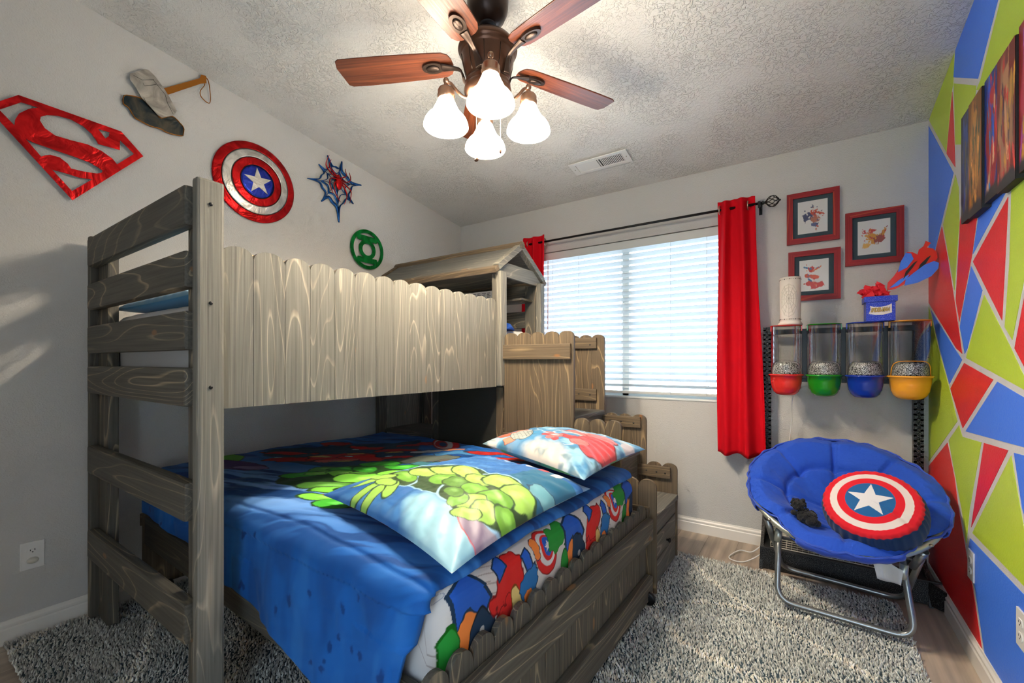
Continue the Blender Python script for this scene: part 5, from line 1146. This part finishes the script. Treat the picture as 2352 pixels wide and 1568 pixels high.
# ------------------------------------------------------------------ folding saucer chair
ch = thing('saucer_chair', 'folding saucer chair with a tufted royal blue seat in the corner', 'chair', (.12, 2.52, .03))
CC = Vector((.131, 2.596, .554)); tilt = radians(29.4); U_ = Vector((1, .03, 0)).normalized(); V_ = Vector((-.03*cos(tilt), cos(tilt), sin(tilt))).normalized(); N_ = U_.cross(V_).normalized()
cp_ = lambda r, a, n=0: CC+U_*(r*cos(a))+V_*(r*sin(a))+N_*n
RC = .362
open_at = lambda a: math.exp(-((a-3.92)/.24)**2)+math.exp(-((a-5.52)/.24)**2)
MB().tube([tuple(cp_(RC, 2*pi*k/96)) for k in range(96)], .0135, 12, closed=True).build('ring', 'steelp', ch)
for a in (3.92-.05, 5.52+.05): 
    p = cp_(RC, a); q = MB(); q.sphere(tuple(p+(-N_*0+(p-CC).normalized()*.010+Vector((0, -.006, .006)))), .009, 12, sc=(1, 1, .7)); q.build('bolt', 'chain', ch)
# pad
nr, na = 60, 240; Vt = np.zeros((na, nr, 3)); Vb = np.zeros((na, nr, 3)); nseg = 8
for i in range(na):
    a = 2*pi*i/na; sg = (a*nseg/(2*pi)) % 1; cr_ = abs(sin(pi*sg))
    low = 1.0
    for k in range(nr):
        r = k/(nr-1); rim = RC+.014+.009*(cr_**.5-.5)+.004*sin(3*a+1)-.030*open_at(a)
        R = rim*r
        qd = min(1, r/.86); depth = -.155*(1-qd*qd*(1.6-.6*qd))
        t = .050*(1-.6*r**6)
        # tufts: radial seams in the outer band, a ring seam, five-way cross seams inside
        seam = np.exp(-((cr_)/.16)**2)*np.clip((r-.50)/.08, 0, 1)*(1-.7*np.clip((r-.84)/.1, 0, 1))*.8
        ring = math.exp(-((r-.56)/.030)**2)
        inner = (math.exp(-(abs(R*sin(a)-.0)/.012)**2)+math.exp(-(abs(R*cos(a))/.012)**2))*(1 if r < .56 else 0)*.8
        but = math.exp(-((r-.56)/.06)**2)*math.exp(-(cr_/.35)**2)
        pz = depth+t*(1-.75*max(seam, .65*ring, .55*inner)-.5*but)+.010*(vn := float(0))
        Vt[i, k] = cp_(R, a, pz+.006*sin(9*R*30*0+a*7)*r); Vb[i, k] = cp_(R*1.0, a, depth-.012-.002)
wr_ = (fbm(Vt[..., 0].ravel()*16+Vt[..., 2].ravel()*9, Vt[..., 1].ravel()*16, 4)-.5).reshape(na, nr)*.016
Vt += wr_[..., None]*np.array(N_)
b = MB(); b.grid(Vt.reshape(-1, 3), na, nr, wrapu=True, flip=True); b.grid(Vb.reshape(-1, 3), na, nr, wrapu=True)
# skirt joining the pad over the ring
for i in range(na): pass
pad = b.build('seat_pad', 'blueplush', ch)
b = MB(); V = []
for i in range(na):
    a = 2*pi*i/na; sg = (a*nseg/(2*pi)) % 1; cr_ = abs(sin(pi*sg)); rim = RC+.014+.009*(cr_**.5-.5)+.004*sin(3*a+1)
    open_ = 0.
    pts = [(rim, .020), (rim+.008, .012), (rim+.006, -.006), (rim-.004, -.024+.018*open_), (rim-.022-.02*min(1, open_), -.026+.022*open_)]
    for r_, n_ in pts: V.append(tuple(cp_(r_-.010*min(1, open_), a, n_+.012*min(1, open_)+.003*sin(a*33))))
b.grid(np.array(V), na, 5, wrapu=True)
gone = {i for i in range(na) if abs(2*pi*i/na-3.92) < .30 or abs(2*pi*i/na-5.52) < .30}
idx = [j for j, q in enumerate(b.f) if (q[0]//5) not in gone]; b.f = [b.f[j] for j in idx]; b.m = [0]*len(b.f); b.s = [True]*len(b.f); skirt = b.build('rim_sleeve', 'bluetrim', ch); solid(skirt, .004)
MB().tube([tuple(cp_(RC+.020-.030*open_at(2*pi*k/160)+.009*(abs(sin(pi*((2*pi*k/160*nseg/(2*pi)) % 1)))**.5-.5)+.006*sin(k*1.3)*.5, 2*pi*k/160, .020+.004*sin(k*.9))) for k in range(160)], .0045, 8, closed=True).build('piping', 'bluetrim', ch)
# legs: front loop leaning back, rear loop leaning forward, crossing at pivots
def loop(top, bot, rad, nm, r=.0125):
    (tl, tr), (bl_, br_) = top, bot; tl, tr, bl_, br_ = map(Vector, (tl, tr, bl_, br_)); d = (br_-bl_).normalized(); ul = (tl-bl_).normalized(); ur = (tr-br_).normalized()
    P = [tl]; P += [bl_+ul*rad*2.0, bl_+ul*rad]
    for t in np.linspace(.12, .88, 7): P.append((bl_+ul*rad)*(1-t)**2+bl_*2*t*(1-t)+(bl_+d*rad)*t*t)
    P += [bl_+d*rad, br_-d*rad]
    for t in np.linspace(.12, .88, 7): P.append((br_-d*rad)*(1-t)**2+br_*2*t*(1-t)+(br_+ur*rad)*t*t)
    P += [br_+ur*rad, br_+ur*rad*2.0, tr]
    return MB().tube([tuple(p) for p in P], r, 14).build(nm, 'steel', ch)
loop(((-.105, 2.50, .415), (.335, 2.44, .375)), ((-.112, 2.405, .052), (.372, 2.372, .052)), .075, 'front_leg')
loop(((-.150, 2.46, .400), (.405, 2.44, .385)), ((-.105, 2.80, .052), (.385, 2.74, .052)), .07, 'rear_leg')
for x, y, z in ((-.108, 2.474, .335), (.342, 2.420, .300)):
    b = MB(); b.tube([(x-.004, y-.002, z-.03), (x+.002, y+.006, z+.03)], .0155, 14); b.build('plastic_sleeve', 'steelp', ch)
MB().tube([(-.100, 2.60, .285), (.37, 2.56, .275)], .008, 10).build('cross_brace', 'steel', ch)
for s_, (p0, p1) in (('l', ((-.155, 2.458, .41), (-.132, 2.505, .30))), ('r', ((.410, 2.438, .395), (.380, 2.50, .300)))):
    b = MB(); b.tube([p0, p1], .0150, 14); b.tube([p0, tuple(Vector(p0)+(Vector(p0)-Vector(p1)).normalized()*.002)], .0125, 12, mi=1); b.build('hinge_tube', ['steel', 'slot'], ch)
tg = MB(); V = []
for i in range(8):
    for k in range(8): u, v = i/7, k/7; V.append((.235+.10*u*(1-.25*v)+.02*v, 2.40+.02*sin(4*u)+.015*v, .335-.085*v-.010*u+.008*sin(5*u+3*v)))
tg.grid(np.array(V), 8, 8); o = tg.build('care_label', 'paper', ch); solid(o, .0006)

# round cushion
ncn = Vector((-.20, -.66, .72)).normalized(); cuc = Vector((.243, 2.432, .533)); cux = Vector((.93, -.30, -.05)); cux = (cux-ncn*cux.dot(ncn)).normalized(); cuy = ncn.cross(cux)
RCU = .180
nr, na = 150, 340; V = []; rr_ = []; aa_ = []; side = []
for i in range(na):
    a = 2*pi*i/na
    for k in range(nr):
        t = k/(nr-1)
        # profile: domed face, full side, gathered back
        if t < .62: q = t/.62; r = RCU*.86*q; n_ = .070+.018*(1-q**2.4)
        elif t < .86: q = (t-.62)/.24; th = q*pi; r = RCU*(.86+.14*sin(th)); n_ = .070*cos(th)*1.0
        else: q = (t-.86)/.14; r = RCU*.86*(1-q); n_ = -.070-.02*q
        pl = (.0018*sin(a*38+2*sin(a*5))*math.exp(-((t-.72)/.14)**2)); dip = .010*math.exp(-((a-5.9)/.10)**2)*min(1, t*2)
        p = cuc+cux*(cos(a)*(r+pl))+cuy*(sin(a)*(r+pl))*.97+ncn*(n_-dip); V.append(tuple(p)); rr_.append(r if t < .62 else 9+t); aa_.append(a); side.append(t)
V = np.array(V); rr_ = np.array(rr_); aa_ = np.array(aa_); tt = np.array(side); lx, ly = np.where(rr_ < 8, rr_, RCU)*np.cos(aa_)/RCU, np.where(rr_ < 8, rr_, RCU)*np.sin(aa_)/RCU
P = Paint(lx, ly, (.010, .035, .10)); rad = np.where(rr_ < 8, rr_/RCU, .86+(tt-.62)*.9)
R_, W__, B__ = (.62, .010, .022), (.66, .60, .57), (.012, .10, .28)
for lim, c_ in ((.905, R_), (.78, W__), (.63, R_), (.47, B__)): P.mixc((rad < lim).astype(float), c_)
stp = star_pts(0, 0, .45, 97, .40); P2 = Paint(lx, ly, (0, 0, 0)); P2.poly(stp, (1, 1, 1)); P.mixc(P2.c[:, 0]*(rad < .5), (.62, .62, .64))
b = MB(); b.grid(V, na, nr, wrapu=True, flip=True); cu = b.build('round_cushion', 'printm', org=tuple(cuc), vcol=P.c); tag(cu, 'round plush cushion with red and white rings and a white star on blue', 'cushion')
# black plush toy
pt_ = MB(); c0 = Vector((.004, 2.378, .478))
pt_.sphere(tuple(c0), .036, 22, sc=(1.15, .9, .80)); pt_.sphere(tuple(c0+Vector((-.030, .0, .048))), .026, 18, sc=(1, .9, .9)); pt_.sphere(tuple(c0+Vector((.018, -.015, -.012))), .026, 16)
for dx, dz in ((-.048, .066), (-.012, .070)): pt_.sphere(tuple(c0+Vector((dx, 0, dz))), .009, 10)
pt_.sphere(tuple(c0+Vector((.040, -.012, -.022))), .016, 10); pt_.sphere(tuple(c0+Vector((-.048, -.012, .012))), .013, 10)
rs = np.random.RandomState(2)
for k in range(160):
    a, t = rs.rand()*2*pi, rs.rand()*pi; which = rs.rand() < .65; ce, rr = (c0, .036) if which else (c0+Vector((-.030, 0, .048)), .026)
    pt_.sphere(tuple(ce+Vector((cos(a)*sin(t)*rr*1.1, sin(a)*sin(t)*rr*.92, cos(t)*rr*.85))), .0055, 6)
tag(pt_.build('plush_toy', 'blackplush', org=tuple(c0-Vector((0, 0, .03)))), 'small fuzzy black plush toy sitting in the blue chair', 'plush toy')
fc_ = MB(); fc_.tube(smooth_path([(-.16, 2.99, .10), (-.215, 3.03, .065), (-.27, 3.00, .022), (-.335, 3.005, .014), (-.378, 2.90, .008), (-.36, 2.855, .006), (-.30, 2.865, .006), (-.235, 2.93, .03), (-.17, 2.95, .10)], 8), .0035, 8)
tag(fc_.build('power_cord', 'plate', org=(-.3, 2.93, 0)), 'white cord looping on the wood floor left of the rack', 'cord')

# ------------------------------------------------------------------ rug
rx0, rx1, ry0, ry1 = -2.735, .372, .300, 2.770
rg = thing('area_rug', 'grey shag area rug with cream lattice lines under the bed and chair', 'rug', (-1.17, 1.53, 0))
rb_ = MB().box(rx0+.012, rx1-.012, ry0+.012, ry1-.012, .001, .014, .004).build('backing', 'matte', rg)
rs = np.random.RandomState(1); s_ = .0086
gx_, gy_ = np.meshgrid(np.arange(rx0, rx1, s_), np.arange(ry0, ry1, s_), indexing='ij'); gx_ = gx_.ravel()+(rs.rand(gx_.size)-.5)*s_; gy_ = gy_.ravel()+(rs.rand(gy_.size)-.5)*s_
keep = ~((gx_ < -.75) & (gx_ > -2.45) & (gy_ > 1.35) & (gy_ < 2.12)) & (gx_ > rx0+.006*rs.rand(gx_.size)) & (np.minimum(gy_-ry0, ry1-gy_) > .006*rs.rand(gx_.size))
gx_, gy_ = gx_[keep], gy_[keep]; n = len(gx_)
wx = gx_+.22*(fbm(gx_*1.6, gy_*1.6, 2)-.5)*2; wy = gy_+.22*(fbm(gx_*1.6+9, gy_*1.6, 2)-.5)*2
l1 = np.abs(((wx*.80+wy*1.1)/.52) % 1-.5)*.52; l2 = np.abs(((wx*.55-wy*1.15+.16)/.74) % 1-.5)*.74; dl = np.minimum(l1, l2)
line = np.clip(1.4-dl/.022, 0, 1)*np.clip(.5+fbm(gx_*6, gy_*6, 2), 0, 1)
base = np.stack([.64+.16*(fbm(gx_*2.3, gy_*2.3, 3)-.5), .65+.16*(fbm(gx_*2.3, gy_*2.3, 3)-.5), .605+.15*(fbm(gx_*2.3, gy_*2.3, 3)-.5)], 1)
colr = base*(1-line[:, None])+np.array((1.15, 1.05, .88))[None]*line[:, None]
colr = np.clip(colr*(.55+.75*rs.rand(n)**1.1)[:, None], .02, .97)
h = (.022+.010*rs.rand(n)+.006*(fbm(gx_*7, gy_*7, 2)-.5)*2); la = rs.rand(n)*2*pi; ln_ = .002+.008*rs.rand(n)
wn = fbm(gx_*4, gy_*4, 2)*6; bx_ = np.cos(la)*ln_+.004*np.cos(wn); by_ = np.sin(la)*ln_+.004*np.sin(wn); w0 = .0032+.0014*rs.rand(n); ro = rs.rand(n)*2*pi
V = np.zeros((n, 7, 3))
for k in range(3):
    a = ro+2*pi*k/3
    V[:, k] = np.stack([gx_+w0*np.cos(a), gy_+w0*np.sin(a), np.full(n, .010)], 1)
    V[:, 3+k] = np.stack([gx_+bx_*.45+w0*1.05*np.cos(a+.5), gy_+by_*.45+w0*1.05*np.sin(a+.5), h*.68], 1)
V[:, 6] = np.stack([gx_+bx_, gy_+by_, h], 1)
tri = []
for k in range(3): l = (k+1) % 3; tri += [(k, l, 3+l), (k, 3+l, 3+k), (3+k, 3+l, 6)]
F = (np.arange(n)[:, None, None]*7+np.array(tri)[None]).reshape(-1, 3)
me = bpy.data.meshes.new('pile'); pile = bpy.data.objects.new('pile', me); COL.objects.link(pile); pile.parent = rg
Vr = V.reshape(-1, 3)-np.array((-1.17, 1.53, 0)); me.vertices.add(len(Vr)); me.vertices.foreach_set('co', Vr.ravel())
me.loops.add(F.size); me.loops.foreach_set('vertex_index', F.ravel()); me.polygons.add(len(F)); me.polygons.foreach_set('loop_start', np.arange(len(F))*3); me.polygons.foreach_set('loop_total', np.full(len(F), 3))
me.update(); me.validate()
at = me.color_attributes.new('Col', 'FLOAT_COLOR', 'POINT'); cc_ = np.ones((n, 7, 4)); cc_[:, :, :3] = colr[:, None]; at.data.foreach_set('color', cc_.ravel())
M['pile'] = vcol_mat('shag_yarn', .9, sheen=.2, spec=.15); me.materials.append(M['pile']); pile['kind'] = 'stuff'

# ------------------------------------------------------------------ daylight and camera
wd_ = bpy.data.worlds.new('daylight'); SC.world = wd_; wd_.use_nodes = True
wd_.node_tree.nodes['Background'].inputs['Color'].default_value = (.62, .80, 1., 1); wd_.node_tree.nodes['Background'].inputs['Strength'].default_value = 3.2
cam = bpy.data.cameras.new('camera'); co = bpy.data.objects.new('camera', cam); COL.objects.link(co)
co.location = (0, 0, 1.18); co.rotation_euler = (pi/2, 0, radians(34.1)); cam.sensor_width = 36; cam.lens = 995/2352*36; cam.shift_y = 46/2352; cam.clip_start = .02
SC.camera = co
SC.view_settings.view_transform = 'Standard'; SC.view_settings.look = 'None'; SC.view_settings.gamma = 1.; SC.view_settings.use_curve_mapping = False
SC.view_settings.exposure = .92
SC.cycles.use_denoising = True; SC.cycles.max_bounces = 7; SC.cycles.diffuse_bounces = 4; SC.cycles.use_adaptive_sampling = True; SC.cycles.adaptive_threshold = .12; SC.cycles.adaptive_min_samples = 16; SC.cycles.use_light_tree = False; SC.cycles.sample_clamp_indirect = 5.; SC.cycles.glossy_bounces = 3; SC.cycles.transparent_max_bounces = 12; SC.cycles.transmission_bounces = 4
SC.cycles.sample_clamp_indirect = 8.; SC.cycles.caustics_reflective = False; SC.cycles.caustics_refractive = False
